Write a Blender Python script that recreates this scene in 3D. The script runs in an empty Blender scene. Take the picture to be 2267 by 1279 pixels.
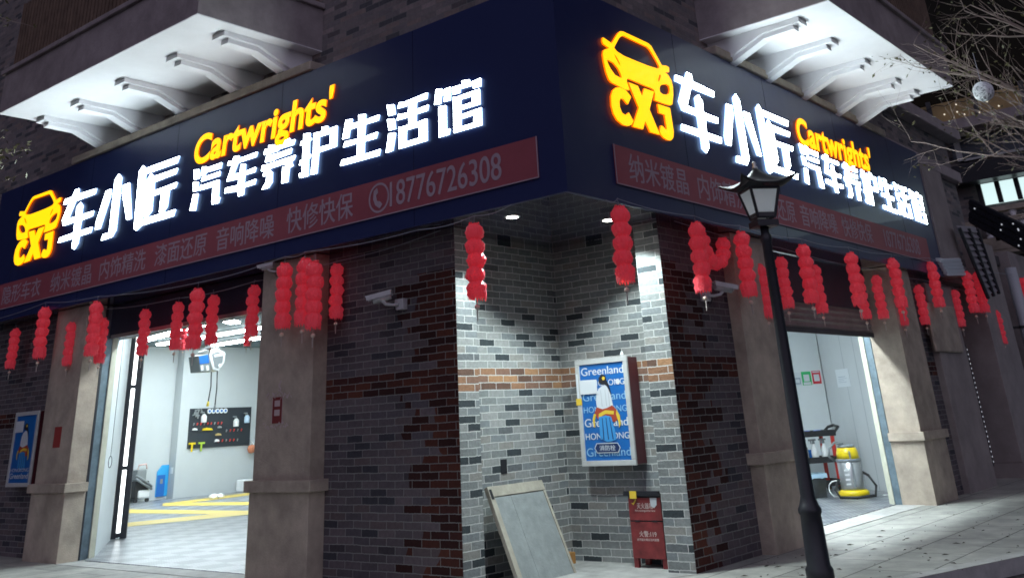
import bpy, bmesh, math, random
from mathutils import Vector, Matrix
from mathutils import noise as mnoise
random.seed(7)
sc = bpy.context.scene
COL = sc.collection
R = math.radians

# ------------------------------------------------------------------ camera
# world: x runs along the right facade, y along the left facade, z up, metres
CAM_R = Vector((0.6428, -0.7642, -0.0528))
CAM_D = Vector((0.2855, 0.3029, -0.9093))
CAM_F = Vector((0.7109, 0.5694, 0.4129))
CAMZ = 1.45
FPX, CPX, CPY = 2094.2, 1133.5, -17.6
cd = bpy.data.cameras.new('camera')
cam = bpy.data.objects.new('camera', cd)
COL.objects.link(cam)
sc.camera = cam
cam.matrix_world = Matrix((
    (CAM_R.x, -CAM_D.x, -CAM_F.x, 0),
    (CAM_R.y, -CAM_D.y, -CAM_F.y, 0),
    (CAM_R.z, -CAM_D.z, -CAM_F.z, CAMZ),
    (0, 0, 0, 1)))
cd.sensor_fit = 'HORIZONTAL'
cd.sensor_width = 36
cd.lens = 36 * FPX / 2267
cd.shift_y = -(639.5 - CPY) / 2267
cd.clip_start = 0.05
cd.clip_end = 600

# ------------------------------------------------------------------ light
w = bpy.data.worlds.new('World')
sc.world = w
w.use_nodes = True
nt = w.node_tree
bg = nt.nodes['Background']
sky = nt.nodes.new('ShaderNodeTexSky')
sky.sky_type = 'NISHITA'
sky.sun_disc = False
sky.sun_elevation = R(-3.0)
sky.sun_rotation = R(225)
nt.links.new(sky.outputs[0], bg.inputs[0])
bg.inputs[1].default_value = 0.05
sd = bpy.data.lights.new('night_glow', 'SUN')
sd.energy = 0.74
sd.angle = R(100)
sd.color = (0.78, 0.74, 1.0)
sun = bpy.data.objects.new('night_glow', sd)
COL.objects.link(sun)
sun.rotation_euler = Vector((0.8, 0.62, -0.50)).to_track_quat('-Z', 'Y').to_euler()
sc.view_settings.view_transform = 'Standard'
sc.view_settings.look = 'None'
sc.view_settings.exposure = 0.38
sc.view_settings.gamma = 1.0
sc.render.engine = 'CYCLES'
sc.cycles.use_denoising = True
sc.cycles.filter_width = 1.7
sc.cycles.max_bounces = 8
sc.cycles.diffuse_bounces = 4
sc.cycles.glossy_bounces = 3
sc.cycles.transmission_bounces = 4
sc.cycles.sample_clamp_indirect = 6.0
sc.cycles.caustics_reflective = False
sc.cycles.caustics_refractive = False

# ------------------------------------------------------------------ main planes
XL, YR = 7.714, 5.61        # brick faces of the two facades
XN, YN = 9.81, 7.446        # back walls of the corner notch
XS, YS = 9.367, 7.19        # proud brick strips at the notch mouth
FX, FY = 7.337, 5.336       # sign faces
ZS = 3.43                   # underside of the sign box
ZF = 5.72                   # top of the sign box

def pray(px, py):
    return CAM_R * ((px - CPX) / FPX) + CAM_D * ((py - CPY) / FPX) + CAM_F
def on_x(px, py, v):
    d = pray(px, py); t = v / d.x
    return Vector((v, d.y * t, d.z * t + CAMZ))
def on_y(px, py, v):
    d = pray(px, py); t = v / d.y
    return Vector((d.x * t, v, d.z * t + CAMZ))
def on_z(px, py, v):
    d = pray(px, py); t = (v - CAMZ) / d.z
    return Vector((d.x * t, d.y * t, v))
def on_plane(px, py, p, n):
    d = pray(px, py); c = Vector((0, 0, CAMZ))
    t = (Vector(p) - c).dot(Vector(n)) / d.dot(Vector(n))
    return c + d * t

# ------------------------------------------------------------------ object helpers
def tag(o, label=None, cat=None, group=None, kind=None):
    if label: o['label'] = label
    if cat: o['category'] = cat
    if group: o['group'] = group
    if kind: o['kind'] = kind
    return o
def empty(name, loc, label, cat, group=None, rz=0.0):
    o = bpy.data.objects.new(name, None)
    o.location = loc
    o.rotation_euler = (0, 0, rz)
    o.empty_display_size = 0.2
    COL.objects.link(o)
    return tag(o, label, cat, group)
def wloc(o):
    p = Vector((0, 0, 0))
    while o:
        p += Vector(o.location); o = o.parent
    return p

class MB:
    def __init__(s):
        s.bm = bmesh.new()
    def face(s, pts, mi=0):
        vs = [s.bm.verts.new(p) for p in pts]
        f = s.bm.faces.new(vs); f.material_index = mi
        return f
    def obox(s, c, a, b, d, mi=0):
        c, a, b, d = Vector(c), Vector(a), Vector(b), Vector(d)
        v = [s.bm.verts.new(c + a * i + b * j + d * k) for i in (-1, 1) for j in (-1, 1) for k in (-1, 1)]
        for q in ((0, 1, 3, 2), (4, 6, 7, 5), (0, 4, 5, 1), (2, 3, 7, 6), (0, 2, 6, 4), (1, 5, 7, 3)):
            f = s.bm.faces.new([v[i] for i in q]); f.material_index = mi
    def box(s, x0, x1, y0, y1, z0, z1, mi=0):
        s.obox(((x0 + x1) / 2, (y0 + y1) / 2, (z0 + z1) / 2), ((x1 - x0) / 2, 0, 0), (0, (y1 - y0) / 2, 0), (0, 0, (z1 - z0) / 2), mi)
    def prism(s, pts, vec, mi=0):
        vec = Vector(vec)
        a = [s.bm.verts.new(Vector(p)) for p in pts]
        b = [s.bm.verts.new(Vector(p) + vec) for p in pts]
        n = len(pts)
        s.bm.faces.new(a).material_index = mi
        s.bm.faces.new(b[::-1]).material_index = mi
        for i in range(n):
            s.bm.faces.new((a[i], b[i], b[(i + 1) % n], a[(i + 1) % n])).material_index = mi
    def tube(s, pts, r, n=8, mi=0, cap=True):
        pts = [Vector(p) for p in pts]
        rr = r if isinstance(r, (list, tuple)) else [r] * len(pts)
        rings = []
        up = Vector((0.13, 0.27, 1)).normalized()
        for i, p in enumerate(pts):
            t = (pts[min(i + 1, len(pts) - 1)] - pts[max(i - 1, 0)])
            t = t.normalized() if t.length > 1e-9 else Vector((0, 0, 1))
            u = up if abs(t.dot(up)) < 0.95 else Vector((1, 0, 0))
            e1 = t.cross(u).normalized(); e2 = t.cross(e1)
            rings.append([s.bm.verts.new(p + (e1 * math.cos(2 * math.pi * k / n) + e2 * math.sin(2 * math.pi * k / n)) * rr[i]) for k in range(n)])
        for a, b in zip(rings, rings[1:]):
            for k in range(n):
                f = s.bm.faces.new((a[k], a[(k + 1) % n], b[(k + 1) % n], b[k])); f.material_index = mi; f.smooth = n > 6
        if cap:
            s.bm.faces.new(rings[0][::-1]).material_index = mi
            s.bm.faces.new(rings[-1]).material_index = mi
    def lathe(s, c, prof, n=24, mi=0, smooth=True, lobes=0, amp=0.0):
        c = Vector(c)
        rings = []
        for r, z in prof:
            ring = []
            for k in range(n):
                a = 2 * math.pi * k / n
                q = r * (1 + amp * math.cos(lobes * a)) if lobes else r
                ring.append(s.bm.verts.new(c + Vector((q * math.cos(a), q * math.sin(a), z))))
            rings.append(ring)
        for a, b in zip(rings, rings[1:]):
            for k in range(n):
                f = s.bm.faces.new((a[k], a[(k + 1) % n], b[(k + 1) % n], b[k])); f.material_index = mi; f.smooth = smooth
        if prof[0][0] > 1e-4: s.bm.faces.new(rings[0][::-1]).material_index = mi
        if prof[-1][0] > 1e-4: s.bm.faces.new(rings[-1]).material_index = mi
    def build(s, name, mat, parent=None, bevel=0.0, fixn=True):
        if fixn: bmesh.ops.recalc_face_normals(s.bm, faces=s.bm.faces[:])
        me = bpy.data.meshes.new(name)
        o = bpy.data.objects.new(name, me)
        COL.objects.link(o)
        if parent is not None:
            o.parent = parent
            off = wloc(parent)
        else:
            zs = [v.co.z for v in s.bm.verts]
            cs = [sum(v.co[i] for v in s.bm.verts) / len(s.bm.verts) for i in range(3)]
            off = Vector((cs[0], cs[1], min(zs)))
            o.location = off
        for v in s.bm.verts: v.co -= off
        s.bm.to_mesh(me); s.bm.free()
        for m in (mat if isinstance(mat, (list, tuple)) else [mat]): me.materials.append(m)
        if bevel:
            md = o.modifiers.new('bevel', 'BEVEL'); md.width = bevel; md.segments = 2; md.limit_method = 'ANGLE'
        return o

def frame(u, v):
    u, v = Vector(u), Vector(v)
    return u, v, u.cross(v).normalized()
def inset(P, d):
    """move every edge of a closed outline inwards by d (outer outlines and holes alike keep their sense)"""
    n = len(P); out = []
    area = sum(P[i][0] * P[(i + 1) % n][1] - P[(i + 1) % n][0] * P[i][1] for i in range(n))
    sg = 1 if area > 0 else -1
    for i in range(n):
        a, b, c = Vector(P[i - 1]), Vector(P[i]), Vector(P[(i + 1) % n])
        e1, e2 = (b - a), (c - b)
        if e1.length < 1e-6 or e2.length < 1e-6: out.append(tuple(b)); continue
        e1.normalize(); e2.normalize()
        n1, n2 = Vector((-e1.y, e1.x)) * sg, Vector((-e2.y, e2.x)) * sg
        m = n1 + n2
        if m.length < 0.3: m = n1
        else: m = m / max(0.35, m.dot(n1))
        out.append(tuple(b + m * d))
    return out
def curve_mesh(polys, ext=0.0, bev=0.0):
    """filled 2D outlines (odd-even holes) -> temporary mesh"""
    c = bpy.data.curves.new('tmp', 'CURVE'); c.dimensions = '2D'; c.fill_mode = 'BOTH'
    c.extrude = ext; c.bevel_depth = bev; c.bevel_resolution = 1 if bev else 0
    for P in polys:
        sp = c.splines.new('POLY'); sp.points.add(len(P) - 1)
        for q, p in zip(sp.points, P): q.co = (p[0], p[1], 0, 1)
        sp.use_cyclic_u = True
    return eval_mesh(c)
def eval_mesh(c):
    o = bpy.data.objects.new('tmp', c); COL.objects.link(o)
    dg = bpy.context.evaluated_depsgraph_get()
    m = bpy.data.meshes.new_from_object(o.evaluated_get(dg))
    bpy.data.objects.remove(o)
    return m
def text_mesh(body, ext=0.0, off=0.0, shear=0.0, space=1.0):
    c = bpy.data.curves.new('tmp', 'FONT'); c.body = body; c.extrude = ext; c.offset = off; c.shear = shear
    c.space_character = space
    return eval_mesh(c)
def bold_text(body, w=0.012):
    """lettering thickened by three copies a hair apart in depth"""
    me = text_mesh(body)
    bm = bmesh.new()
    for dx, dy, dz in ((0, 0, 0), (w, w * 0.4, -0.0004), (-w, -w * 0.4, -0.0008)):
        k = len(bm.verts); bm.from_mesh(me); bm.verts.ensure_lookup_table()
        for q in bm.verts[k:]: q.co += Vector((dx, dy, dz))
    bm.to_mesh(me); bm.free()
    return me
def place(me, name, mats, parent, org, u, v, box=None, wscale=1.0, split=False):
    """put a flat x/y mesh on the plane org + u*x + v*y; box=(w,h) stretches it to fit, centred on org"""
    u, v, n = frame(u, v)
    bm = bmesh.new(); bm.from_mesh(me)
    if box:
        xs = [q.co.x for q in bm.verts]; ys = [q.co.y for q in bm.verts]
        sx = box[0] / max(1e-6, max(xs) - min(xs)); sy = box[1] / max(1e-6, max(ys) - min(ys))
        cx, cy = (max(xs) + min(xs)) / 2, (max(ys) + min(ys)) / 2
        for q in bm.verts: q.co.x = (q.co.x - cx) * sx; q.co.y = (q.co.y - cy) * sy
    for f in bm.faces:
        f.material_index = 0
        if split and f.normal.z < 0.6: f.material_index = 1
        f.smooth = False
    for q in bm.verts:
        q.co = Vector(org) + u * q.co.x + v * q.co.y + n * (q.co.z * wscale)
    s = MB(); s.bm.free(); s.bm = bm
    return s.build(name, mats, parent, fixn=False)
def ngon(cx, cy, r, n=20, ry=None):
    return [(cx + r * math.cos(2 * math.pi * k / n), cy + (ry or r) * math.sin(2 * math.pi * k / n)) for k in range(n)]

# ------------------------------------------------------------------ materials
def mat(name, col=(0.5, 0.5, 0.5), rough=0.6, metal=0.0, spec=0.5, noise=0.0, nscale=6.0, bump=0.0, bscale=40.0, coat=0.0):
    m = bpy.data.materials.new(name); m.use_nodes = True
    t = m.node_tree; b = t.nodes['Principled BSDF']
    b.inputs['Base Color'].default_value = (*col, 1)
    b.inputs['Roughness'].default_value = rough
    b.inputs['Metallic'].default_value = metal
    b.inputs['Specular IOR Level'].default_value = spec
    b.inputs['Coat Weight'].default_value = coat
    tc = None
    if noise or bump:
        tc = t.nodes.new('ShaderNodeTexCoord')
    if noise:
        n = t.nodes.new('ShaderNodeTexNoise'); n.inputs['Scale'].default_value = nscale; n.inputs['Detail'].default_value = 6
        n.inputs['Roughness'].default_value = 0.65
        t.links.new(tc.outputs['Object'], n.inputs['Vector'])
        r = t.nodes.new('ShaderNodeValToRGB')
        r.color_ramp.elements[0].position = 0.3; r.color_ramp.elements[1].position = 0.7
        r.color_ramp.elements[0].color = (*[c * (1 - noise) for c in col], 1)
        r.color_ramp.elements[1].color = (*[min(1, c * (1 + noise * 0.6)) for c in col], 1)
        t.links.new(n.outputs[0], r.inputs[0]); t.links.new(r.outputs[0], b.inputs['Base Color'])
    if bump:
        n = t.nodes.new('ShaderNodeTexNoise'); n.inputs['Scale'].default_value = bscale; n.inputs['Detail'].default_value = 5
        t.links.new(tc.outputs['Object'], n.inputs['Vector'])
        bp = t.nodes.new('ShaderNodeBump'); bp.inputs['Strength'].default_value = bump; bp.inputs['Distance'].default_value = 0.02
        t.links.new(n.outputs[0], bp.inputs['Height']); t.links.new(bp.outputs[0], b.inputs['Normal'])
    return m
def emit(name, col, s):
    m = bpy.data.materials.new(name); m.use_nodes = True
    t = m.node_tree; b = t.nodes['Principled BSDF']
    b.inputs['Base Color'].default_value = (*[min(0.8, c) for c in col], 1)
    b.inputs['Emission Color'].default_value = (*col, 1)
    b.inputs['Emission Strength'].default_value = s
    b.inputs['Roughness'].default_value = 0.4
    return m

class NT:
    """tiny node builder"""
    def __init__(s, m): s.t = m.node_tree; s.b = s.t.nodes['Principled BSDF']
    def n(s, typ, **kw):
        x = s.t.nodes.new(typ)
        for k, v in kw.items(): setattr(x, k, v)
        return x
    def l(s, a, b): s.t.links.new(a, b)
    def math(s, op, a, b=None, clamp=False):
        x = s.n('ShaderNodeMath', operation=op); x.use_clamp = clamp
        for i, v in enumerate((a, b)):
            if v is None: continue
            if isinstance(v, (int, float)): x.inputs[i].default_value = v
            else: s.l(v, x.inputs[i])
        return x.outputs[0]
    def mix(s, f, a, b):
        x = s.n('ShaderNodeMix', data_type='RGBA')
        for i, v in ((0, f), (6, a), (7, b)):
            if isinstance(v, (int, float)): x.inputs[i].default_value = v
            elif isinstance(v, tuple): x.inputs[i].default_value = (*v, 1)
            else: s.l(v, x.inputs[i])
        return x.outputs[2]

def brick_mat(name, axis, redge=None, red_amt=0.0, rough_face=0.5, lift=1.0, brown=1.0, dark=1.0, deep=1.0, tint=(1, 1, 1), blen=0.256, bh=0.0751, phase=(0.0, 0.0)):
    """thin grey facing bricks, dark ones mixed in, a brown band; axis: which object axis runs along the wall"""
    m = bpy.data.materials.new(name); m.use_nodes = True
    N = NT(m)
    tc = N.n('ShaderNodeTexCoord'); sp = N.n('ShaderNodeSeparateXYZ'); N.l(tc.outputs['Object'], sp.inputs[0])
    U = sp.outputs[axis]; Z = sp.outputs[2]
    nz = N.n('ShaderNodeTexNoise'); nz.inputs['Scale'].default_value = 5.0
    N.l(tc.outputs['Object'], nz.inputs['Vector'])
    wob = N.math('MULTIPLY', N.math('SUBTRACT', nz.outputs[0], 0.5), 0.014)
    nf = N.n('ShaderNodeTexNoise'); nf.inputs['Scale'].default_value = 38.0; nf.inputs['Detail'].default_value = 3.0
    N.l(tc.outputs['Object'], nf.inputs['Vector'])
    chip = N.math('MULTIPLY', N.math('SUBTRACT', nf.outputs[0], 0.5), 0.012)
    wob = N.math('ADD', wob, chip)
    cb = N.n('ShaderNodeCombineXYZ')
    N.l(N.math('ADD', N.math('ADD', U, phase[0]), chip), cb.inputs[0]); N.l(N.math('ADD', N.math('ADD', Z, wob), phase[1]), cb.inputs[1])
    bt = N.n('ShaderNodeTexBrick'); bt.offset = 0.5
    bt.inputs['Scale'].default_value = 1.0; bt.inputs['Mortar Size'].default_value = 0.0048
    bt.inputs['Mortar Smooth'].default_value = 0.25; bt.inputs['Brick Width'].default_value = blen
    bt.inputs['Row Height'].default_value = bh; bt.inputs['Bias'].default_value = 0.0
    bt.inputs['Color1'].default_value = (0, 0, 0, 1); bt.inputs['Color2'].default_value = (1, 1, 1, 1); bt.inputs['Mortar'].default_value = (0.5, 0.5, 0.5, 1)
    N.l(cb.outputs[0], bt.inputs['Vector'])
    rnd = bt.outputs['Color']
    # brick greys
    g = N.n('ShaderNodeValToRGB'); g.color_ramp.interpolation = 'CONSTANT'
    es = g.color_ramp.elements
    es[0].position = 0.0; es[0].color = (0.045 * deep, 0.055 * deep, 0.06 * deep, 1)
    es[1].position = 0.12; es[1].color = (0.20, 0.215, 0.21, 1)
    for p, c in ((0.22, (0.13, 0.14, 0.145)), (0.27, (0.23, 0.245, 0.24)), (0.5, (0.27, 0.28, 0.27)), (0.68, (0.205, 0.225, 0.23)), (0.84, (0.26, 0.255, 0.235)), (0.94, (0.31, 0.315, 0.305))):
        e = es.new(p); e.color = (*c, 1)
    N.l(rnd, g.inputs[0])
    # browns
    h = N.n('ShaderNodeValToRGB'); h.color_ramp.interpolation = 'CONSTANT'
    es = h.color_ramp.elements
    es[0].position = 0.0; es[0].color = (0.13 * brown, 0.075 * brown ** 1.6, 0.055 * brown ** 1.4, 1)
    es[1].position = 0.3; es[1].color = (0.27 * brown, 0.145 * brown ** 1.6, 0.085 * brown ** 1.4, 1)
    for p, c in ((0.55, (0.21, 0.12, 0.085)), (0.8, (0.36, 0.20, 0.105))):
        e = es.new(p); e.color = (c[0] * brown, c[1] * brown ** 1.6, c[2] * brown ** 1.4, 1)
    N.l(rnd, h.inputs[0])
    zb = N.math('MULTIPLY', N.math('GREATER_THAN', Z, bh * 24 - phase[1]), N.math('LESS_THAN', Z, bh * 27 - phase[1]))
    f = zb
    if redge is not None:
        # reddish bricks gather towards one edge of the outer faces
        n2 = N.n('ShaderNodeTexNoise'); n2.inputs['Scale'].default_value = 1.3; N.l(tc.outputs['Object'], n2.inputs['Vector'])
        dd = N.math('ABSOLUTE', N.math('SUBTRACT', U, redge))
        k = N.math('LESS_THAN', N.math('ADD', dd, N.math('MULTIPLY', N.math('SUBTRACT', N.math('ADD', rnd, N.math('MULTIPLY', n2.outputs[0], 1.6)), 1.3), 0.62)), red_amt)
        k = N.math('MULTIPLY', k, N.math('LESS_THAN', Z, 3.0))
        f = N.math('MAXIMUM', f, k)
    col = N.mix(f, g.outputs[0], h.outputs[0])
    # within-brick mottling
    n3 = N.n('ShaderNodeTexNoise'); n3.inputs['Scale'].default_value = 22; n3.inputs['Detail'].default_value = 8; n3.inputs['Roughness'].default_value = 0.7
    N.l(tc.outputs['Object'], n3.inputs['Vector'])
    mott = N.math('ADD', N.math('MULTIPLY', n3.outputs[0], 0.9), 0.55)
    mx = N.n('ShaderNodeMix', data_type='RGBA', blend_type='MULTIPLY'); mx.inputs[0].default_value = 1.0
    N.l(col, mx.inputs[6]); N.l(mott, mx.inputs[7])
    # grime running down in broad patches
    n4 = N.n('ShaderNodeTexNoise'); n4.inputs['Scale'].default_value = 0.9; n4.inputs['Detail'].default_value = 4; N.l(tc.outputs['Object'], n4.inputs['Vector'])
    gm = N.math('MULTIPLY', N.math('ADD', N.math('MULTIPLY', n4.outputs[0], 0.7), 0.62), dark)
    mx2 = N.n('ShaderNodeMix', data_type='RGBA', blend_type='MULTIPLY'); mx2.inputs[0].default_value = 1.0
    N.l(mx.outputs[2], mx2.inputs[6]); N.l(gm, mx2.inputs[7])
    mx3 = N.n('ShaderNodeMix', data_type='RGBA', blend_type='MULTIPLY'); mx3.inputs[0].default_value = 1.0
    N.l(mx2.outputs[2], mx3.inputs[6]); mx3.inputs[7].default_value = (*tint, 1)
    fin = N.mix(bt.outputs['Fac'], mx3.outputs[2], (0.46 * lift, 0.47 * lift, 0.45 * lift))
    N.l(fin, N.b.inputs['Base Color'])
    N.b.inputs['Roughness'].default_value = 0.85
    N.b.inputs['Specular IOR Level'].default_value = 0.25
    hgt = N.math('ADD', N.math('MULTIPLY', N.math('SUBTRACT', 1.0, bt.outputs['Fac']), 0.6), N.math('MULTIPLY', n3.outputs[0], rough_face))
    bp = N.n('ShaderNodeBump'); bp.inputs['Strength'].default_value = 0.7; bp.inputs['Distance'].default_value = 0.012
    N.l(hgt, bp.inputs['Height']); N.l(bp.outputs[0], N.b.inputs['Normal'])
    return m
B0 = Vector((8.0, 6.0, 0))
M = {}
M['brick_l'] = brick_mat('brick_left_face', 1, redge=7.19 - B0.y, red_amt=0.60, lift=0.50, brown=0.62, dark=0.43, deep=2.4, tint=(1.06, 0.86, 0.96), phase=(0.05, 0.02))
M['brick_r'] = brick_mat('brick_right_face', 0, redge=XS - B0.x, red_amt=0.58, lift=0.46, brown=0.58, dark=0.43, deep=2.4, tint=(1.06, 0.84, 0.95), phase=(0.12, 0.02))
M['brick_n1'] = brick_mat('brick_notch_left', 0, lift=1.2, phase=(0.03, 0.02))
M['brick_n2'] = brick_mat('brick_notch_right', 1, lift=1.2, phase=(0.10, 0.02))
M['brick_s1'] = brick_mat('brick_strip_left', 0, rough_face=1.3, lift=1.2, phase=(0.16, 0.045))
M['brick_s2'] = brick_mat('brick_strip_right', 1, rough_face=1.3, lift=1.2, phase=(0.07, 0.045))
M['brick_up'] = brick_mat('brick_upper', 1, lift=0.42, dark=0.85, deep=2.2, tint=(1.08, 0.88, 0.90), phase=(0.02, 0.0))
M['brick_up2'] = brick_mat('brick_upper_right', 0, lift=0.42, dark=0.85, deep=2.2, tint=(1.08, 0.88, 0.90), phase=(0.02, 0.0))
M['stucco'] = mat('cream_stucco', (0.44, 0.375, 0.305), 0.8, noise=0.34, nscale=2.6, bump=0.3, bscale=60, spec=0.3)
M['soffit_white'] = mat('white_render', (0.88, 0.87, 0.90), 0.75, noise=0.06, nscale=1.5, bump=0.1, bscale=30, spec=0.3)
M['slab_shade_grey'] = mat('grey_shaded_render', (0.34, 0.295, 0.30), 0.8, noise=0.25, nscale=3, bump=0.2, bscale=30, spec=0.3)  # white balcony render with its shade put into the colour; also grey cornices
M['dark_grey'] = mat('dark_grey', (0.06, 0.06, 0.065), 0.6, noise=0.2, nscale=5)
M['black'] = mat('black_metal', (0.018, 0.019, 0.026), 0.45, noise=0.2, nscale=12)
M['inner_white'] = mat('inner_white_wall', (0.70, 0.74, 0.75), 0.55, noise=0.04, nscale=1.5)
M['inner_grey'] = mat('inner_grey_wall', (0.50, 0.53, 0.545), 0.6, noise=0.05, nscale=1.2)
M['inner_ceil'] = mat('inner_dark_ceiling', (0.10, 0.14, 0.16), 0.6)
M['white'] = mat('white_plastic', (0.75, 0.76, 0.76), 0.4)
M['steel'] = mat('steel', (0.55, 0.56, 0.57), 0.3, metal=0.85, noise=0.1, nscale=8)
M['jamb_blue'] = mat('blue_grey_metal', (0.16, 0.22, 0.26), 0.45, metal=0.3, noise=0.35, nscale=5)
M['jamb_cream'] = mat('cream_jamb', (0.62, 0.62, 0.50), 0.6, noise=0.12, nscale=6)
M['beam'] = mat('navy_beam', (0.020, 0.025, 0.050), 0.5, noise=0.3, nscale=4)
M['red_ban'] = mat('red_vinyl', (0.36, 0.085, 0.11), 0.5, noise=0.12, nscale=2)
M['ban_txt'] = mat('faded_white_print', (0.44, 0.34, 0.40), 0.6)
M['shadow_gap'] = mat('very_dark', (0.01, 0.01, 0.014), 0.9)

def glossy_panel(name, col, rough, wav, coat=0.0, wscale=1.7, ior=1.55):
    m = bpy.data.materials.new(name); m.use_nodes = True
    N = NT(m)
    N.b.inputs['Base Color'].default_value = (*col, 1); N.b.inputs['Roughness'].default_value = rough
    N.b.inputs['IOR'].default_value = ior; N.b.inputs['Coat Weight'].default_value = coat; N.b.inputs['Coat Roughness'].default_value = 0.03
    tc = N.n('ShaderNodeTexCoord'); nz = N.n('ShaderNodeTexNoise'); nz.inputs['Scale'].default_value = wscale; nz.inputs['Detail'].default_value = 2
    N.l(tc.outputs['Object'], nz.inputs['Vector'])
    bp = N.n('ShaderNodeBump'); bp.inputs['Strength'].default_value = wav; bp.inputs['Distance'].default_value = 0.05
    N.l(nz.outputs[0], bp.inputs['Height']); N.l(bp.outputs[0], N.b.inputs['Normal'])
    return m
M['fascia'] = glossy_panel('navy_gloss_panel', (0.021, 0.032, 0.115), 0.38, 0.14, 0.18)
M['soffit'] = glossy_panel('navy_gloss_soffit', (0.014, 0.02, 0.07), 0.10, 0.10, 1.0, 3.0, 2.1)

# ---------------------------------------------------------------- ground
def paving_mat():
    m = bpy.data.materials.new('stone_paving'); m.use_nodes = True
    N = NT(m)
    tc = N.n('ShaderNodeTexCoord'); mp = N.n('ShaderNodeMapping'); N.l(tc.outputs['Object'], mp.inputs[0])
    bt = N.n('ShaderNodeTexBrick'); bt.offset = 0.5
    bt.inputs['Scale'].default_value = 1.0; bt.inputs['Brick Width'].default_value = 1.2; bt.inputs['Row Height'].default_value = 0.6
    bt.inputs['Mortar Size'].default_value = 0.007; bt.inputs['Mortar Smooth'].default_value = 0.1
    bt.inputs['Color1'].default_value = (0.40, 0.405, 0.385, 1); bt.inputs['Color2'].default_value = (0.52, 0.52, 0.49, 1); bt.inputs['Mortar'].default_value = (0.05, 0.05, 0.05, 1)
    N.l(mp.outputs[0], bt.inputs['Vector'])
    n1 = N.n('ShaderNodeTexNoise'); n1.inputs['Scale'].default_value = 2.2; n1.inputs['Detail'].default_value = 8; n1.inputs['Roughness'].default_value = 0.7
    N.l(tc.outputs['Object'], n1.inputs['Vector'])
    r = N.n('ShaderNodeValToRGB'); r.color_ramp.elements[0].position = 0.3; r.color_ramp.elements[0].color = (0.45, 0.45, 0.44, 1); r.color_ramp.elements[1].position = 0.75; r.color_ramp.elements[1].color = (1.15, 1.15, 1.1, 1)
    N.l(n1.outputs[0], r.inputs[0])
    mx = N.n('ShaderNodeMix', data_type='RGBA', blend_type='MULTIPLY'); mx.inputs[0].default_value = 1
    N.l(bt.outputs['Color'], mx.inputs[6]); N.l(r.outputs[0], mx.inputs[7]); N.l(mx.outputs[2], N.b.inputs['Base Color'])
    n2 = N.n('ShaderNodeTexNoise'); n2.inputs['Scale'].default_value = 30; n2.inputs['Detail'].default_value = 6; N.l(tc.outputs['Object'], n2.inputs['Vector'])
    rr = N.math('ADD', N.math('MULTIPLY', n1.outputs[0], 0.4), 0.4); N.l(rr, N.b.inputs['Roughness'])
    h = N.math('SUBTRACT', N.math('MULTIPLY', n2.outputs[0], 0.4), bt.outputs['Fac'])
    bp = N.n('ShaderNodeBump'); bp.inputs['Strength'].default_value = 0.6; bp.inputs['Distance'].default_value = 0.01; N.l(h, bp.inputs['Height']); N.l(bp.outputs[0], N.b.inputs['Normal'])
    return m
M['paving'] = paving_mat()
M['asphalt'] = mat('asphalt', (0.055, 0.05, 0.052), 0.8, noise=0.4, nscale=3, bump=0.6, bscale=120)
M['kerb'] = mat('kerb_stone', (0.46, 0.46, 0.44), 0.75, noise=0.25, nscale=5, bump=0.3, bscale=60)

s = MB(); s.face([(-150, -150, -0.13), (220, -150, -0.13), (220, 220, -0.13), (-150, 220, -0.13)])
tag(s.build('road', M['asphalt']), kind='structure')
KC = [(80, -14.5), (40, -5.2), (20, 0.55), (14.5, 2.25), (11.8, 3.08), (9.75, 3.74), (8.35, 4.45), (7.0, 5.6), (6.0, 7.3), (5.35, 9.6), (5.0, 13), (4.9, 30), (4.9, 90)]
s = MB()
s.prism([Vector((x, y, -0.5)) for x, y in KC] + [Vector((120, 90, -0.5)), Vector((120, -14.5, -0.5))], (0, 0, 0.5))
tag(s.build('pavement', M['paving']), kind='structure')
s = MB()
def offs(pts, d):
    out = []
    for i, p in enumerate(pts):
        a = Vector(pts[max(i - 1, 0)]); b = Vector(pts[min(i + 1, len(pts) - 1)])
        t = (b - a).normalized(); n = Vector((-t.y, t.x))
        out.append((p[0] + n.x * d, p[1] + n.y * d))
    return out
K2 = offs(KC, 0.16)
for i in range(len(KC) - 1):
    s.prism([(*KC[i], -0.4), (*KC[i + 1], -0.4), (*K2[i + 1], -0.4), (*K2[i], -0.4)], (0, 0, 0.412))
tag(s.build('kerb', M['kerb']), kind='structure')

# ---------------------------------------------------------------- shop building
bld = empty('shop_building', B0, 'corner shop building with dark brick faces, cream pillars and two lit open bays', 'building')
# left facade wall: corner pier, then beyond the door bay
LD0, LD1 = 10.31, 14.46      # left door opening along y
RD0, RD1 = 11.80, 16.13      # right door opening along x
s = MB()
s.box(XL, XL + 0.32, YS, LD0, -0.2, 3.6)
s.build('wall', M['brick_l'], bld)
s = MB()
s.box(XL, XL + 0.32, 14.7, 40, -0.2, 3.6)
s.build('wall', M['brick_l'], bld)
# right facade wall
s = MB()
s.box(XS, RD0, YR, YR + 0.32, -0.2, 3.6)
s.build('wall', M['brick_r'], bld)
s = MB()
s.box(RD1, 18.0, YR, YR + 0.32, -0.2, 3.6)
s.box(18.0, 19.45, YR, YR + 0.32, 3.3, 3.6)
s.build('wall', M['brick_r'], bld)
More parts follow.
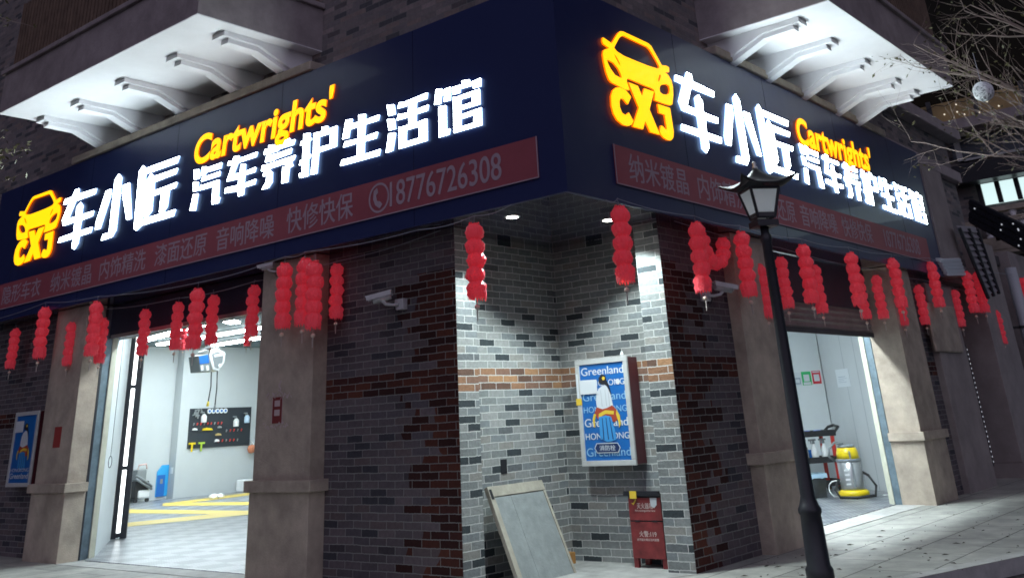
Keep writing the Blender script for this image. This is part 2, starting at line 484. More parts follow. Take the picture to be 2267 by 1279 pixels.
# notch walls and the proud strips beside its mouth
s = MB(); s.box(XL + 0.32, XN + 0.2, YN, YN + 0.2, -0.2, 3.6); s.build('notch_wall', M['brick_n1'], bld)
s = MB(); s.box(XN, XN + 0.2, YR + 0.32, YN, -0.2, 3.6); s.build('notch_wall', M['brick_n2'], bld)
s = MB(); s.box(XL + 0.003, 8.03, YS - 0.004, YN + 0.05, -0.2, 3.6); s.build('notch_strip', M['brick_s1'], bld)
s = MB(); s.box(XS - 0.004, XN + 0.1, YR + 0.003, 5.93, -0.2, 3.6); s.build('notch_strip', M['brick_s2'], bld)
# upper storey behind the signs
s = MB()
s.box(XL, XL + 0.3, YR, 40, 3.6, 12); s.build('upper_wall', M['brick_up'], bld)
s = MB()
s.box(XL + 0.3, 17.3, YR, YR + 0.3, 3.6, 12); s.build('upper_wall', M['brick_up2'], bld)
# unseen floor slab over the shop, added to keep sky light out
s = MB(); s.box(XL + 0.05, 27, YR + 0.05, 28, 4.1, 4.3); s.build('floor_slab', M['dark_grey'], bld)

def pillar(name, horiz, a0, a1, front, back, parent, ztop=3.425, band=True):
    """plain rendered pillar with a plinth and a projecting band; horiz 'y' = stands on the left facade"""
    def bx(s, lo, hi, f, b, z0, z1):
        if horiz == 'y': s.box(f, b, lo, hi, z0, z1)
        else: s.box(lo, hi, f, b, z0, z1)
    s = MB()
    bx(s, a0, a1, front, back, 0.985, ztop)
    bx(s, a0 - 0.025, a1 + 0.025, front - 0.02, back - 0.002, -0.1, 0.87)
    o = s.build('pillar', M['stucco'], parent, bevel=0.006)
    s = MB(); bx(s, a0 - 0.085, a1 + 0.085, front - 0.065, back - 0.004, 0.868, 0.988)
    s.build('pillar_band', M['stucco'], o, bevel=0.008)
    return o
pillar('pillar', 'y', 9.275, 10.30, 7.508, 7.95, bld)
pillar('pillar', 'y', 14.66, 15.62, 7.508, 7.80, bld)
pillar('pillar', 'x', 10.80, 11.80, 5.46, 5.95, bld)
pillar('pillar', 'x', 16.12, 17.12, 5.46, 5.95, bld)
# door heads
s = MB(); s.box(7.90, 8.22, 10.2, 14.98, 2.95, 3.42); s.build('door_beam', M['beam'], bld)
s = MB(); s.box(11.7, 16.2, 5.86, 6.12, 2.78, 3.42); s.build('door_beam', M['beam'], bld)
s = MB(); s.box(7.885, 7.9, 10.32, 14.6, 2.93, 2.985); s.build('beam_edge', M['steel'], bld)
# left jamb: dark gap, blue-grey metal post, cream edge
s = MB(); s.box(7.80, 7.835, 14.655, 14.95, 0, 3.42); s.build('jamb_gap', M['black'], bld)
s = MB(); s.box(7.836, 7.955, 14.66, 14.95, 0, 3.42); s.build('door_jamb', M['jamb_blue'], bld)
s = MB(); s.box(7.956, 8.005, 14.64, 14.95, 0, 3.0); s.box(8.006, 8.06, 14.68, 14.95, 0, 3.0); s.build('jamb_trim', M['jamb_cream'], bld)
# right jambs
s = MB(); s.box(16.11, 16.45, 5.955, 6.06, 0, 3.42); s.build('door_jamb', M['jamb_blue'], bld)
s = MB(); s.box(16.09, 16.45, 6.061, 6.10, 0, 2.9); s.box(16.15, 16.45, 6.101, 6.16, 0, 2.9); s.build('jamb_trim', M['jamb_cream'], bld)
s = MB(); s.box(11.74, 11.86, 5.80, 6.12, 0, 3.42); s.build('door_jamb', M['beam'], bld)
# rolled-up slat shutter over the right bay
s = MB()
z = 2.44
prof = []
while z < 3.3:
    prof += [(5.905, z), (5.885, z + 0.03), (5.905, z + 0.075)]
    z += 0.082
for (ya, za), (yb, zb) in zip(prof, prof[1:]):
    s.face([(11.84, ya, za), (16.14, ya, za), (16.14, yb, zb), (11.84, yb, zb)])
s.build('roller_shutter', mat('shutter_slats', (0.30, 0.285, 0.27), 0.5, metal=0.2, noise=0.2, nscale=4), bld)
s = MB(); s.box(11.84, 16.14, 5.88, 5.925, 2.375, 2.44); s.build('shutter_bar', M['dark_grey'], bld)

# ---------------------------------------------------------------- bay interiors
CZ = 3.98
WL = [(8.06, 14.62), (9.78, 17.28), (9.9, 17.45)]
s = MB()
s.prism([(8.075, 14.70, 0), (9.52, 16.88, 0), (9.47, 16.93, 0), (8.02, 14.85, 0)], (0, 0, CZ))
s.build('inner_wall', M['inner_white'], bld)
s = MB(); s.box(9.8, 16.62, 26.73, 26.9, 0, CZ); s.build('inner_wall', M['inner_grey'], bld)
s = MB(); s.box(16.62, 16.78, 26.4, 26.9, 0, CZ); s.box(16.78, 22, 26.402, 26.6, 0, CZ); s.build('inner_wall', M['inner_grey'], bld)
s = MB(); s.prism([(7.95, 10.4, 0), (8.1, 9.9, 0), (20.6, 25.6, 0), (20.4, 26.39, 0)], (0, 0, CZ)); s.build('inner_wall', M['inner_white'], bld)
s = MB(); s.prism([(9.75, 17.33, 0), (9.85, 17.5, 0), (9.8, 26.75, 0), (9.6, 26.75, 0)], (0, 0, CZ)); s.build('inner_wall', M['inner_grey'], bld)
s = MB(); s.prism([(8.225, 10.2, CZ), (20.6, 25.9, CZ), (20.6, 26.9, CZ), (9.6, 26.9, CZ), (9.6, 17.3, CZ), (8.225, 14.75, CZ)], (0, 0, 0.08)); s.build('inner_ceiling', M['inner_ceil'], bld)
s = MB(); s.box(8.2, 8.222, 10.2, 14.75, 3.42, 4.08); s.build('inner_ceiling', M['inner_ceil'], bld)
# right bay: angled grey wall, frontal white wall, side partition
s = MB(); s.prism([(16.20, 6.16, 0), (18.20, 6.92, 0), (19.23, 7.935, 0), (19.91, 8.45, 0), (20.2, 8.3, 0), (18.4, 6.6, 0), (16.5, 6.05, 0)], (0, 0, 3.55)); s.build('inner_wall', M['inner_grey'], bld)
a, b = on_z(1832, 1069, 0), on_z(1812, 1064, 0)
s = MB(); s.prism([(19.90, 8.46, 0), (13.5, 14.86, 0), (13.6, 15.1, 0), (20.3, 8.6, 0)], (0, 0, 3.55)); s.build('inner_wall', M['inner_white'], bld)
s = MB(); s.prism([(11.86, 6.12, 0), (13.5, 14.8, 0), (13.3, 14.9, 0), (11.66, 6.16, 0)], (0, 0, 3.55)); s.build('inner_wall', M['inner_grey'], bld)
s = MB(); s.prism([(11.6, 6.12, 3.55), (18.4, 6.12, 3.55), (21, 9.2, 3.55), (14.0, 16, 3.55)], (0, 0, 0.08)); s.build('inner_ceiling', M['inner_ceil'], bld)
# panel seams of the grey wall
s = MB()
for px in (1885, 1925):
    p0 = on_z(px, 1082, 0)
n0 = Vector((-0.70, 0.71, 0))
for fr in (0.10, 0.27):
    p = Vector((18.20, 6.92, 0)).lerp(Vector((20.62, 9.30, 0)), fr) + n0 * 0.004
    t = Vector((0.71, 0.70, 0)) * 0.006
    s.face([p - t, p + t, p + t + Vector((0, 0, 3.5)), p - t + Vector((0, 0, 3.5))])
s.build('panel_seam', M['jamb_blue'], bld)

# floors of the bays: interlocking plastic tiles
def tile_floor():
    m = bpy.data.materials.new('garage_floor_tiles'); m.use_nodes = True
    N = NT(m)
    tc = N.n('ShaderNodeTexCoord'); mp = N.n('ShaderNodeMapping'); mp.inputs['Rotation'].default_value = (0, 0, R(12)); N.l(tc.outputs['Object'], mp.inputs[0])
    ck = N.n('ShaderNodeTexChecker'); ck.inputs['Scale'].default_value = 2.5
    ck.inputs['Color1'].default_value = (0.46, 0.48, 0.50, 1); ck.inputs['Color2'].default_value = (0.27, 0.29, 0.32, 1); N.l(mp.outputs[0], ck.inputs['Vector'])
    bt = N.n('ShaderNodeTexBrick'); bt.offset = 0.5; bt.inputs['Scale'].default_value = 1
    bt.inputs['Brick Width'].default_value = 0.10; bt.inputs['Row Height'].default_value = 0.05; bt.inputs['Mortar Size'].default_value = 0.012; bt.inputs['Mortar Smooth'].default_value = 0.1
    bt.inputs['Color1'].default_value = (1, 1, 1, 1); bt.inputs['Color2'].default_value = (0.9, 0.9, 0.9, 1); bt.inputs['Mortar'].default_value = (0.25, 0.27, 0.30, 1); N.l(mp.outputs[0], bt.inputs['Vector'])
    mx = N.n('ShaderNodeMix', data_type='RGBA', blend_type='MULTIPLY'); mx.inputs[0].default_value = 1
    N.l(ck.outputs[0], mx.inputs[6]); N.l(bt.outputs['Color'], mx.inputs[7]); N.l(mx.outputs[2], N.b.inputs['Base Color'])
    N.b.inputs['Roughness'].default_value = 0.35
    return m
M['tiles'] = tile_floor()
s = MB()
s.prism([(7.74, 10.31, -0.1), (20.6, 25.9, -0.1), (20.6, 26.9, -0.1), (9.6, 26.9, -0.1), (9.6, 17.3, -0.1), (7.80, 14.45, -0.1)], (0, 0, 0.112))
s.prism([(11.82, 6.0, -0.1), (16.12, 6.06, -0.1), (18.4, 6.9, -0.1), (21, 9.2, -0.1), (14.0, 16, -0.1)], (0, 0, 0.112))
tag(s.build('shop_floor', M['tiles']), kind='structure')
s = MB()
for (x0, y0, x1, y1, h) in ((262, 1130.5, 560, 1134, 4.2), (366, 1115.5, 566, 1113.4, 3.4), (360, 1116.5, 575, 1089.5, 2.8), (255, 1163, 560, 1132.5, 4.6)):
    zf = 0.015 + 0.0012 * len(s.bm.faces)
    s.face([on_z(x0, y0 - h, zf), on_z(x1, y1 - h, zf), on_z(x1, y1 + h, zf), on_z(x0, y0 + h, zf)])
tag(s.build('floor_marking', mat('yellow_floor_line', (0.62, 0.46, 0.08), 0.45)), kind='structure')
# light concrete sill in front of the left bay
s = MB(); s.prism([(7.40, 10.3, -0.1), (7.735, 10.33, -0.1), (7.79, 14.4, -0.1), (7.45, 14.6, -0.1)], (0, 0, 0.106)); tag(s.build('door_sill', M['kerb']), kind='structure')
s = MB(); s.prism([(11.8, 5.62, -0.1), (16.12, 5.62, -0.1), (16.12, 6.05, -0.1), (11.8, 5.99, -0.1)], (0, 0, 0.106)); tag(s.build('door_sill', M['kerb']), kind='structure')
# raised concrete apron in the notch
s = MB(); s.prism([(XL + 0.02, YS, -0.1), (XL + 0.1, YN, -0.1), (XN, YN, -0.1), (XN, YR, -0.1), (XS, YR - 0.03, -0.1), (8.9, 5.85, -0.1), (8.2, 6.4, -0.1)], (0, 0, 0.104)); tag(s.build('notch_floor', mat('pale_concrete', (0.36, 0.36, 0.34), 0.85, noise=0.35, nscale=4, bump=0.4, bscale=50)), kind='structure')

# lit glass-partition post with a light strip
p = on_z(258, 1190, 0)
LPc = Vector((9.72, 17.0, 0))
t = empty('light_post', LPc, 'black framed post with a white light strip inside the left bay', 'light post')
dx = Vector((0.84, -0.54, 0)); dn = Vector((0.04, 0.06, 0))
s = MB(); s.obox(LPc - dx * 0.075 + Vector((0, 0, 1.95)), dx * 0.04, dn, (0, 0, 1.95)); s.obox(LPc + dx * 0.085 + Vector((0, 0, 1.95)), dx * 0.05, dn, (0, 0, 1.95))
for zz in (0.06, 1.08, 2.38): s.obox(LPc + Vector((0, 0, zz)), dx * 0.034, dn, (0, 0, 0.03))
s.build('post_frame', M['black'], t)
s = MB(); s.obox(LPc + Vector((0, 0, 1.95)) + dn * 0.2, dx * 0.032, dn * 0.5, (0, 0, 1.85)); s.build('light_strip', emit('strip_light', (0.93, 1.0, 1.0), 3.0), t)

# ceiling lights of the bays
LAMP = emit('ceiling_bar_light', (0.84, 0.96, 1.0), 30.0)
first = None
LAMP2 = emit('door_bar_light', (0.84, 0.96, 1.0), 66.0)
LAMP3 = emit('door_bar_light_right', (0.84, 0.96, 1.0), 105.0)
def bar(x0, y0, x1, y1, z, label, wd=0.13, lm=None):
    c = Vector(((x0 + x1) / 2, (y0 + y1) / 2, z)); d = Vector((x1 - x0, y1 - y0, 0)); L = d.length; d.normalize(); n = Vector((-d.y, d.x, 0))
    e = empty('ceiling_light', c, label, 'ceiling light', 'ceiling lights of the shop bays')
    s = MB(); s.obox(c + Vector((0, 0, -0.02)), d * (L / 2 + 0.03), n * (wd + 0.03), (0, 0, 0.018)); s.build('housing', M['white'], e)
    s = MB(); s.obox(c + Vector((0, 0, -0.055)), d * (L / 2), n * wd, (0, 0, 0.016)); s.build('tube', lm or LAMP, e)
for (x0, y0, x1, y1, lb) in (
        (14.3, 25.2, 13.4, 20.6, 'long white ceiling light at the left of the left bay'),
        (15.2, 25.4, 15.2, 20.2, 'long white ceiling light in the middle of the left bay'),
        (16.85, 25.3, 16.75, 20.0, 'long white ceiling light beside the pegboard wall of the left bay'),
        (12.1, 18.6, 13.9, 20.1, 'short slanting ceiling light near the left bay door'),
        (9.35, 11.2, 9.35, 14.6, 'ceiling light just inside the left bay door, behind the red strings')):
    bar(x0, y0, x1, y1, CZ - 0.01, lb, lm=LAMP2 if x0 == 9.35 else None)
bar(12.2, 6.55, 15.0, 6.6, 3.54, 'white ceiling light of the right bay, above the yellow vacuum', lm=LAMP3)
bar(14.3, 9.6, 17.6, 10.2, 3.54, 'white ceiling light deep in the right bay behind the shutter')

# ---------------------------------------------------------------- balconies
def balcony(lab, org, u, n, L, D, zb, zbr, tips, first_end):
    """org: inner end on the wall, u along the wall, n out of the wall"""
    u, n = Vector(u), Vector(n); Zv = Vector((0, 0, 1))
    t = empty('balcony', Vector(org) + Vector((0, 0, zb)), lab, 'balcony', 'balconies above the signs')
    def bx(s, u0, u1, n0, n1, z0, z1):
        c = Vector(org) + u * ((u0 + u1) / 2) + n * ((n0 + n1) / 2) + Zv * ((z0 + z1) / 2)
        s.obox(c, u * ((u1 - u0) / 2), n * ((n1 - n0) / 2), Zv * ((z1 - z0) / 2))
    s = MB(); bx(s, 0, L, 0.0, D, zb, zb + 0.012); s.build('slab', M['soffit_white'], t)
    s = MB(); bx(s, 0.003, L - 0.003, 0, D - 0.003, zb + 0.013, zb + 0.62); s.build('slab_edge', M['slab_shade_grey'], t)  # same render as the underside, coloured darker for its unlit face
    s = MB(); bx(s, -0.05, L + 0.05, 0, D + 0.05, zb + 0.621, zb + 0.70); s.build('cornice', M['slab_shade_grey'], t, bevel=0.015)
    # slatted parapet
    s = MB(); bx(s, 0.10, L - 0.10, 0, D - 0.10, zb + 0.701, zb + 1.85)
    k = 0.12
    while k < L - 0.12:
        bx(s, k, k + 0.07, D - 0.10, D - 0.075, zb + 0.78, zb + 1.84); k += 0.105
    k = 0.12
    while k < D - 0.12:
        bx(s, 0.075, 0.10, k, k + 0.07, zb + 0.78, zb + 1.84); bx(s, L - 0.10, L - 0.075, k, k + 0.07, zb + 0.78, zb + 1.84); k += 0.105
    s.build('parapet', mat('brown_slats', (0.17, 0.115, 0.085), 0.7, noise=0.35, nscale=5), t)
    for uu in tips:
        reach = D * 0.725
        for (tier, hw, dz) in ((0, 0.13, 0.0), (1, 0.08, 0.062)):
            prof = [(0, zb - 0.001), (reach - tier * 0.10, zb - 0.001), (reach - tier * 0.10, zb - 0.065 - dz), (reach * 0.60, zb - 0.075 - dz), (0.0, zb - 0.40 - dz)]
            s = MB()
            s.prism([Vector(org) + u * (uu - hw) + n * a + Zv * (z_ + (0 if tier == 0 else 0)) for a, z_ in prof], u * (2 * hw))
            if tier == 0: br = s.build('bracket', M['soffit_white'], t)
            else: s.build('bracket_rib', M['soffit_white'], br)
    return t
balcony('balcony over the left sign with five white brackets and brown slats', (XL, 9.54, 0), (0, 1, 0), (-1, 0, 0), 5.30, 1.93, 6.15, 0, [0.34, 1.40, 2.72, 3.98, 5.06], 0)
balcony('balcony over the right sign with five white brackets and brown slats', (11.04, YR, 0), (1, 0, 0), (0, -1, 0), 5.05, 1.846, 6.05, 0, [0.34, 1.40, 2.62, 3.91, 4.78], 0)
# cornice strips between signs and balconies
s = MB(); s.box(FX - 0.045, XL, 9.25, 15.45, 5.725, 5.85); s.build('string_course', M['stucco'], bld, bevel=0.02)
s = MB(); s.box(10.85, 17.05, FY - 0.045, YR, 5.725, 5.85); s.build('string_course', M['stucco'], bld, bevel=0.02)
s = MB(); s.box(17.2, 22.0, YR - 0.16, YR, 5.62, 5.85); s.box(17.3, 22.2, YR - 0.3, YR - 0.001, 6.55, 6.80); s.build('string_course', M['slab_shade_grey'], bld, bevel=0.02)

# ---------------------------------------------------------------- shop signs
WHITE = emit('sign_white_light', (0.82, 0.97, 1.0), 18.0)
WSIDE = emit('sign_white_edge', (0.40, 0.64, 1.0), 1.5)  # glow on letter edges and backs, added to cast a halo on the fascia
YEL = emit('sign_yellow_light', (1.0, 0.50, 0.004), 1.25)
YSIDE = emit('sign_yellow_edge', (1.0, 0.16, 0.0), 1.0)  # orange edge glow added for the halo round the yellow letters
def to_u(pts, ox, oy, sc_, left):
    out = []
    for x, y in pts:
        px, py = ox + x / sc_, oy + y / sc_
        if left: q = on_x(px, py, FX); out.append((-q.y, q.z))
        else: q = on_y(px, py, FY); out.append((q.x, q.z))
    return out
# outlines measured on the signs themselves, in wall coordinates
LOGO = [to_u(p, 1320, 60, 4.917, False) for p in (
    [(45,125),(55,125),(140,185),(150,180),(185,120),(215,75),(240,55),(270,60),(400,120),(540,185),(575,215),(610,280),(650,350),(690,425),(740,430),(770,450),(770,500),(725,500),(760,530),(795,590),(812,660),(815,750),(805,850),(785,860),(740,850),(680,830),(612,803),(618,740),(605,690),(570,670),(480,635),(400,600),(325,570),(308,575),(310,610),(340,695),(300,690),(200,640),(140,610),(115,580),(85,500),(60,390),(48,310),(55,265),(80,250),(120,240),(55,195),(42,165)],
    [(170,235),(185,205),(225,130),(250,108),(275,105),(400,165),(530,225),(560,255),(600,320),(640,390),(665,440),(655,460),(630,458),(540,430),(400,375),(280,325),(200,275)],
    [(92,368),(105,365),(165,400),(215,460),(245,520),(255,560),(235,560),(180,530),(130,460),(105,410)],
    [(168,295),(195,330),(230,395),(243,438),(222,412),(186,345)],
    [(672,520),(680,545),(668,590),(650,608),(652,570),(662,535)],
    [(690,635),(740,630),(770,650),(778,690),(770,730),(740,745),(700,740),(670,715),(665,680),(672,650)])]
CXJ = [[to_u(p, 1320, 60, 4.917, False)] for p in (
    [(355,770),(320,850),(270,790),(240,785),(228,820),(232,880),(255,940),(290,965),(315,955),(330,938),(380,1030),(360,1070),(320,1085),(265,1070),(205,1020),(165,950),(142,860),(138,760),(155,700),(190,668),(235,665),(290,690),(330,735)],
    [(328,610),(430,650),(475,760),(500,675),(605,712),(555,905),(670,1180),(565,1150),(510,1030),(485,1120),(375,1090),(440,885)],
    [(645,845),(780,890),(820,1150),(815,1210),(790,1240),(750,1235),(710,1210),(680,1175),(668,1140),(680,1080),(700,1085),(725,1115),(742,1125),(745,1110),(722,962),(660,940)])]
BIG = [[to_u(p, 1480, 150, 4.737, False) for p in g] for g in (
    [[(45,75),(148,112),(165,45),(220,70),(235,145),(462,255),(458,325),(218,228),(180,400),(268,438),(250,315),(290,280),(338,360),(350,470),(502,530),(500,600),(370,560),(382,680),(538,735),(538,810),(398,765),(408,850),(378,910),(330,860),(315,740),(108,665),(112,590),(298,650),(278,520),(120,460),(82,355),(122,185),(42,150)]],
    [[(582,375),(645,400),(658,500),(640,835),(582,815),(562,715)], [(650,315),(680,270),(728,350),(830,970),(808,1035),(688,1000),(688,920),(752,940),(690,560)], [(762,455),(830,480),(962,945),(912,930),(780,560)]],
    [[(893,425),(918,380),(955,440),(1238,560),(1235,630),(975,520),(1070,1015),(1345,1115),(1342,1185),(1080,1095),(1045,1125),(1010,1080)], [(998,600),(1020,540),(1062,600),(1255,680),(1252,740),(1082,680),(1100,765),(1288,830),(1285,890),(1240,872),(1265,1040),(1245,1085),(1205,1055),(1172,852),(1108,830),(1138,990),(1108,1035),(1065,990)]])]
D_ = (420, 300, 7.104); E_ = (650, 220, 7.105); F_ = (850, 160, 6.733)
SMALL = [[to_u(p, *o, True) for p in g] for o, g in (
    (D_, [[(88,540),(185,530),(182,690),(95,710)], [(78,735),(168,725),(165,876),(80,900)], [(82,922),(168,908),(120,1195),(22,1200)], [(225,490),(305,486),(305,505),(542,420),(522,530),(285,595),(275,636),(195,655)], [(225,656),(285,640),(520,556),(498,650),(200,742)], [(205,772),(240,775),(498,690),(485,965),(515,965),(480,1075),(370,1100),(385,820),(170,880)]]),
    (D_, [[(640,400),(700,395),(725,330),(820,315),(805,360),(1105,250),(1075,350),(790,445),(725,610),(815,580),(828,455),(912,440),(905,560),(1080,490),(1055,590),(900,635),(890,750),(1080,675),(1055,780),(888,830),(880,945),(785,975),(785,888),(565,925),(590,820),(785,778),(792,700),(600,740),(690,478),(612,490)]]),
    (D_, [[(1262,155),(1365,140),(1370,170),(1505,140),(1525,80),(1620,35),(1600,90),(1695,55),(1665,160),(1440,230),(1410,262),(1322,285),(1290,303),(1180,325),(1210,215),(1262,210)], [(1235,320),(1415,278),(1648,192),(1620,300),(1385,385),(1352,410),(1255,430),(1205,442)], [(1165,470),(1235,455),(1352,420),(1705,300),(1670,395),(1640,420),(1665,490),(1600,520),(1575,745),(1465,770),(1485,490),(1530,485),(1520,460),(1290,535),(1310,560),(1335,570),(1330,740),(1265,840),(1145,870),(1220,740),(1235,650),(1165,660),(1190,580),(1145,575)]]),
    (E_, [[(178,545),(298,525),(290,610),(325,600),(310,650),(285,670),(280,870),(312,850),(300,920),(270,950),(265,1220),(118,1255),(105,1165),(150,1155),(152,1045),(108,1060),(125,960),(160,955),(170,740),(125,750),(145,655),(178,650)], [(340,535),(470,500),(465,435),(580,420),(580,470),(722,408),(710,755),(430,850),(400,1180),(290,1205),(330,850)], [(440,605),(600,555),(595,705),(430,755)]]),
    (E_, [[(845,325),(965,305),(945,385),(1045,355),(1040,245),(1170,230),(1165,320),(1390,235),(1365,350),(1165,410),(1150,580),(1365,505),(1330,630),(1150,680),(1145,860),(1405,775),(1378,900),(750,1070),(785,950),(1020,890),(1025,710),(800,780),(830,665),(1028,620),(1035,455),(920,490),(900,620),(785,650)]]),
    (F_, [[(60,490),(185,480),(205,640),(90,675)], [(65,705),(190,690),(210,860),(95,890)], [(90,915),(210,895),(165,1185),(48,1225)], [(250,450),(320,448),(688,298),(670,415),(520,462),(512,552),(702,480),(682,590),(515,642),(513,748),(675,685),(680,1035),(240,1165),(240,812),(280,815),(385,785),(390,690),(210,740),(235,622),(280,625),(380,600),(388,515),(220,565)], [(370,880),(545,830),(540,980),(365,1030)]]),
    (F_, [[(795,255),(895,245),(900,268),(1030,212),(1025,435),(912,465),(922,350),(890,370),(880,490),(768,510)], [(832,515),(962,490),(970,860),(1025,830),(1005,945),(838,995)], [(1042,215),(1060,222),(1180,185),(1172,130),(1308,108),(1315,150),(1480,80),(1478,230),(1348,265),(1340,220),(1170,270),(1168,325),(1042,358)], [(1050,365),(1100,370),(1460,245),(1468,495),(1180,580),(1180,630),(1488,520),(1495,805),(1058,930)], [(1180,425),(1332,380),(1328,450),(1178,500)], [(1185,715),(1358,660),(1355,755),(1182,810)]]))]

HOLES = [SMALL[3][2], SMALL[5][4], SMALL[6][4], SMALL[6][5]]
def lerpmap(u, a0, a1, b0, b1): return b0 + (u - a0) * (b1 - b0) / (a1 - a0)
def build_sign(label, left):
    if left:
        org = Vector((FX, 0, 0)); u = Vector((0, -1, 0))
        t = empty('shop_sign', (FX, 11.6, ZS), label, 'shop sign', 'lit shop signs round the corner')
        fr = lambda q: lerpmap(q, 8.162, 13.0, -17.12, -12.0)      # right-sign u -> left-sign u
        fl = lambda q: q
    else:
        org = Vector((0, FY, 0)); u = Vector((1, 0, 0))
        t = empty('shop_sign', (12.9, FY, ZS), label, 'shop sign', 'lit shop signs round the corner')
        fr = lambda q: q
        fl = lambda q: lerpmap(q, -11.83, -6.336, 13.02, 18.36)
    v = Vector((0, 0, 1)); n = u.cross(v).normalized()
    s = MB()
    if left: s.box(FX, FX + 0.05, FY, 18.05, ZS, ZF)
    else: s.box(FX + 0.05, 18.72, FY, FY + 0.05, ZS, ZF)
    pan = s.build('fascia_panel', M['fascia'], t)
    for q in ((7.42, 9.86, 12.3, 14.74, 17.18) if left else (9.77, 12.21, 14.65, 17.09)):
        s = MB()
        if left: s.box(FX - 0.0015, FX, q - 0.003, q + 0.003, ZS + 0.01, ZF - 0.01)
        else: s.box(q - 0.003, q + 0.003, FY - 0.0015, FY, ZS + 0.01, ZF - 0.01)
        s.build('panel_joint', M['shadow_gap'], pan)
    s = MB()
    if left: s.box(FX + 0.05, XL + 0.3, FY + 0.05, 18.05, ZS, ZS + 0.03); s.box(FX + 0.05, XL - 0.002, YR, 18.05, ZF - 0.03, ZF)
    else:
        s.box(XL + 0.3, 18.72, FY + 0.05, YR + 0.3, ZS, ZS + 0.03); s.box(XL + 0.3, XN + 0.15, YR + 0.3, YN + 0.1, ZS, ZS + 0.03); s.box(FX + 0.05, 18.72, FY + 0.05, YR - 0.002, ZF - 0.03, ZF)
    s.build('soffit_panel', M['soffit'], t)
    if left:
        s = MB(); s.box(XL + 0.3 - 0.001, XL + 0.301, YR + 0.3, YN + 0.1, ZS, ZS + 0.03); s.build('soffit_panel', M['soffit'], t)
    def glyph(polys, name, f, mats, d=0.010):
        me = curve_mesh([inset([(f(a), b) for a, b in P], d * (-1 if any(h is P for h in HOLES) else 1)) for P in polys], 0.010)
        place(me, name, mats, t, org + n * 0.020, u, v, split=True)
    glyph(LOGO, 'car_emblem', fr, [YEL, YSIDE], 0.0)
    for g in CXJ: glyph(g, 'emblem_letter', fr, [YEL, YSIDE], 0.0)
    for g in BIG: glyph(g, 'sign_character', fr, [WHITE, WSIDE])
    for g in SMALL: glyph(g, 'sign_character', fl, [WHITE, WSIDE])
    # yellow script above the smaller characters
    word = "Cartwrights'"
    a0, a1, zb, zt = (-11.80, -8.78, 4.955, 5.33) if left else (13.10, 16.05, 4.90, 5.27)
    me = text_mesh(word, 0.02, 0.03, 0.12, 1.02)
    place(me, 'script_lettering', [YEL, YSIDE], t, org + u * ((a0 + a1) / 2) + v * ((zb + zt) / 2 - 0.02) + n * 0.018, u, v, box=(a1 - a0, 0.56), wscale=0.4, split=True)
    return t
build_sign('left shop sign on navy panel, with the yellow car emblem at its far left end', True)
build_sign('right shop sign on navy panel, with the yellow car emblem next to the building corner', False)

# red service banners under the lit characters
def banner(label, left, items, a0, a1):
    if left: org, u = Vector((FX - 0.012, 0, 0)), Vector((0, -1, 0))
    else: org, u = Vector((0, FY - 0.012, 0)), Vector((1, 0, 0))
    v = Vector((0, 0, 1)); n = u.cross(v).normalized()
    t = empty('banner', org + u * ((a0 + a1) / 2) + v * 3.625, label, 'banner', 'red service banners')
    s = MB(); s.obox(org + u * ((a0 + a1) / 2) + v * 3.833, u * ((a1 - a0) / 2), v * 0.208, n * 0.006); s.build('sheet', M['red_ban'], t)
    s = MB()
    s.obox(org + u * ((a0 + a1) / 2) + v * 3.627 + n * 0.009, u * ((a1 - a0) / 2), v * 0.006, n * 0.002)
    e = a1 if left else a0
    s.obox(org + u * e + v * 3.833 + n * 0.009, u * 0.006, v * 0.208, n * 0.002)
    s.build('edging', M['ban_txt'], t)
    for body, c0, c1, h in items:
        me = bold_text(body)
        place(me, 'lettering', [M['ban_txt']], t, org + u * ((c0 + c1) / 2) + v * 3.84 + n * 0.011, u, v, box=(c1 - c0, h))
    return t, org, u, v, n
def Lu(px, py): return -on_x(px, py, FX).y
def Ru(px, py): return on_y(px, py, FY).x
LB = [('隐形车衣', Lu(8, 660), Lu(92, 640), 0.30), ('纳米镀晶', Lu(114, 635), Lu(205, 610), 0.30), ('内饰精洗', Lu(223, 605), Lu(325, 580), 0.30),
      ('漆面还原', Lu(345, 575), Lu(460, 545), 0.30), ('音响降噪', Lu(481, 540), Lu(610, 505), 0.30), ('快修快保', Lu(637, 500), Lu(785, 460), 0.31),
      ('18776726308', Lu(866, 430), Lu(1113, 370), 0.28)]
t, org, u, v, n = banner('long red service banner under the left sign, ending in a phone symbol and number', True, LB, -18.03, -5.66)
# round telephone symbol
ring = [ngon(0, 0, 0.17, 28), ngon(0, 0, 0.145, 28)]
place(curve_mesh(ring), 'phone_symbol', [M['ban_txt']], t, org + u * Lu(842, 440) + v * 3.835 + n * 0.011, u, v)
hs = [[(-0.085, 0.09), (-0.03, 0.12), (-0.01, 0.06), (-0.045, 0.035), (-0.03, -0.03), (0.02, -0.045), (0.06, -0.08), (0.015, -0.125), (-0.06, -0.075), (-0.095, 0.0)]]
place(curve_mesh(hs), 'phone_symbol', [M['ban_txt']], t, org + u * Lu(842, 440) + v * 3.835 + n * 0.012, u, v)
RB = [('纳米镀晶', Ru(1388, 370), Ru(1518, 395), 0.30), ('内饰精洗', Ru(1540, 400), Ru(1648, 430), 0.30), ('漆面还原', Ru(1668, 440), Ru(1757, 470), 0.30),
      ('音响降噪', Ru(1768, 470), Ru(1848, 490), 0.30), ('快修快保', Ru(1860, 495), Ru(1927, 515), 0.30), ('18776726308', Ru(1955, 525), Ru(2032, 545), 0.27)]
banner('long red service banner under the right sign, starting beside the corner', False, RB, 8.19, 18.08)

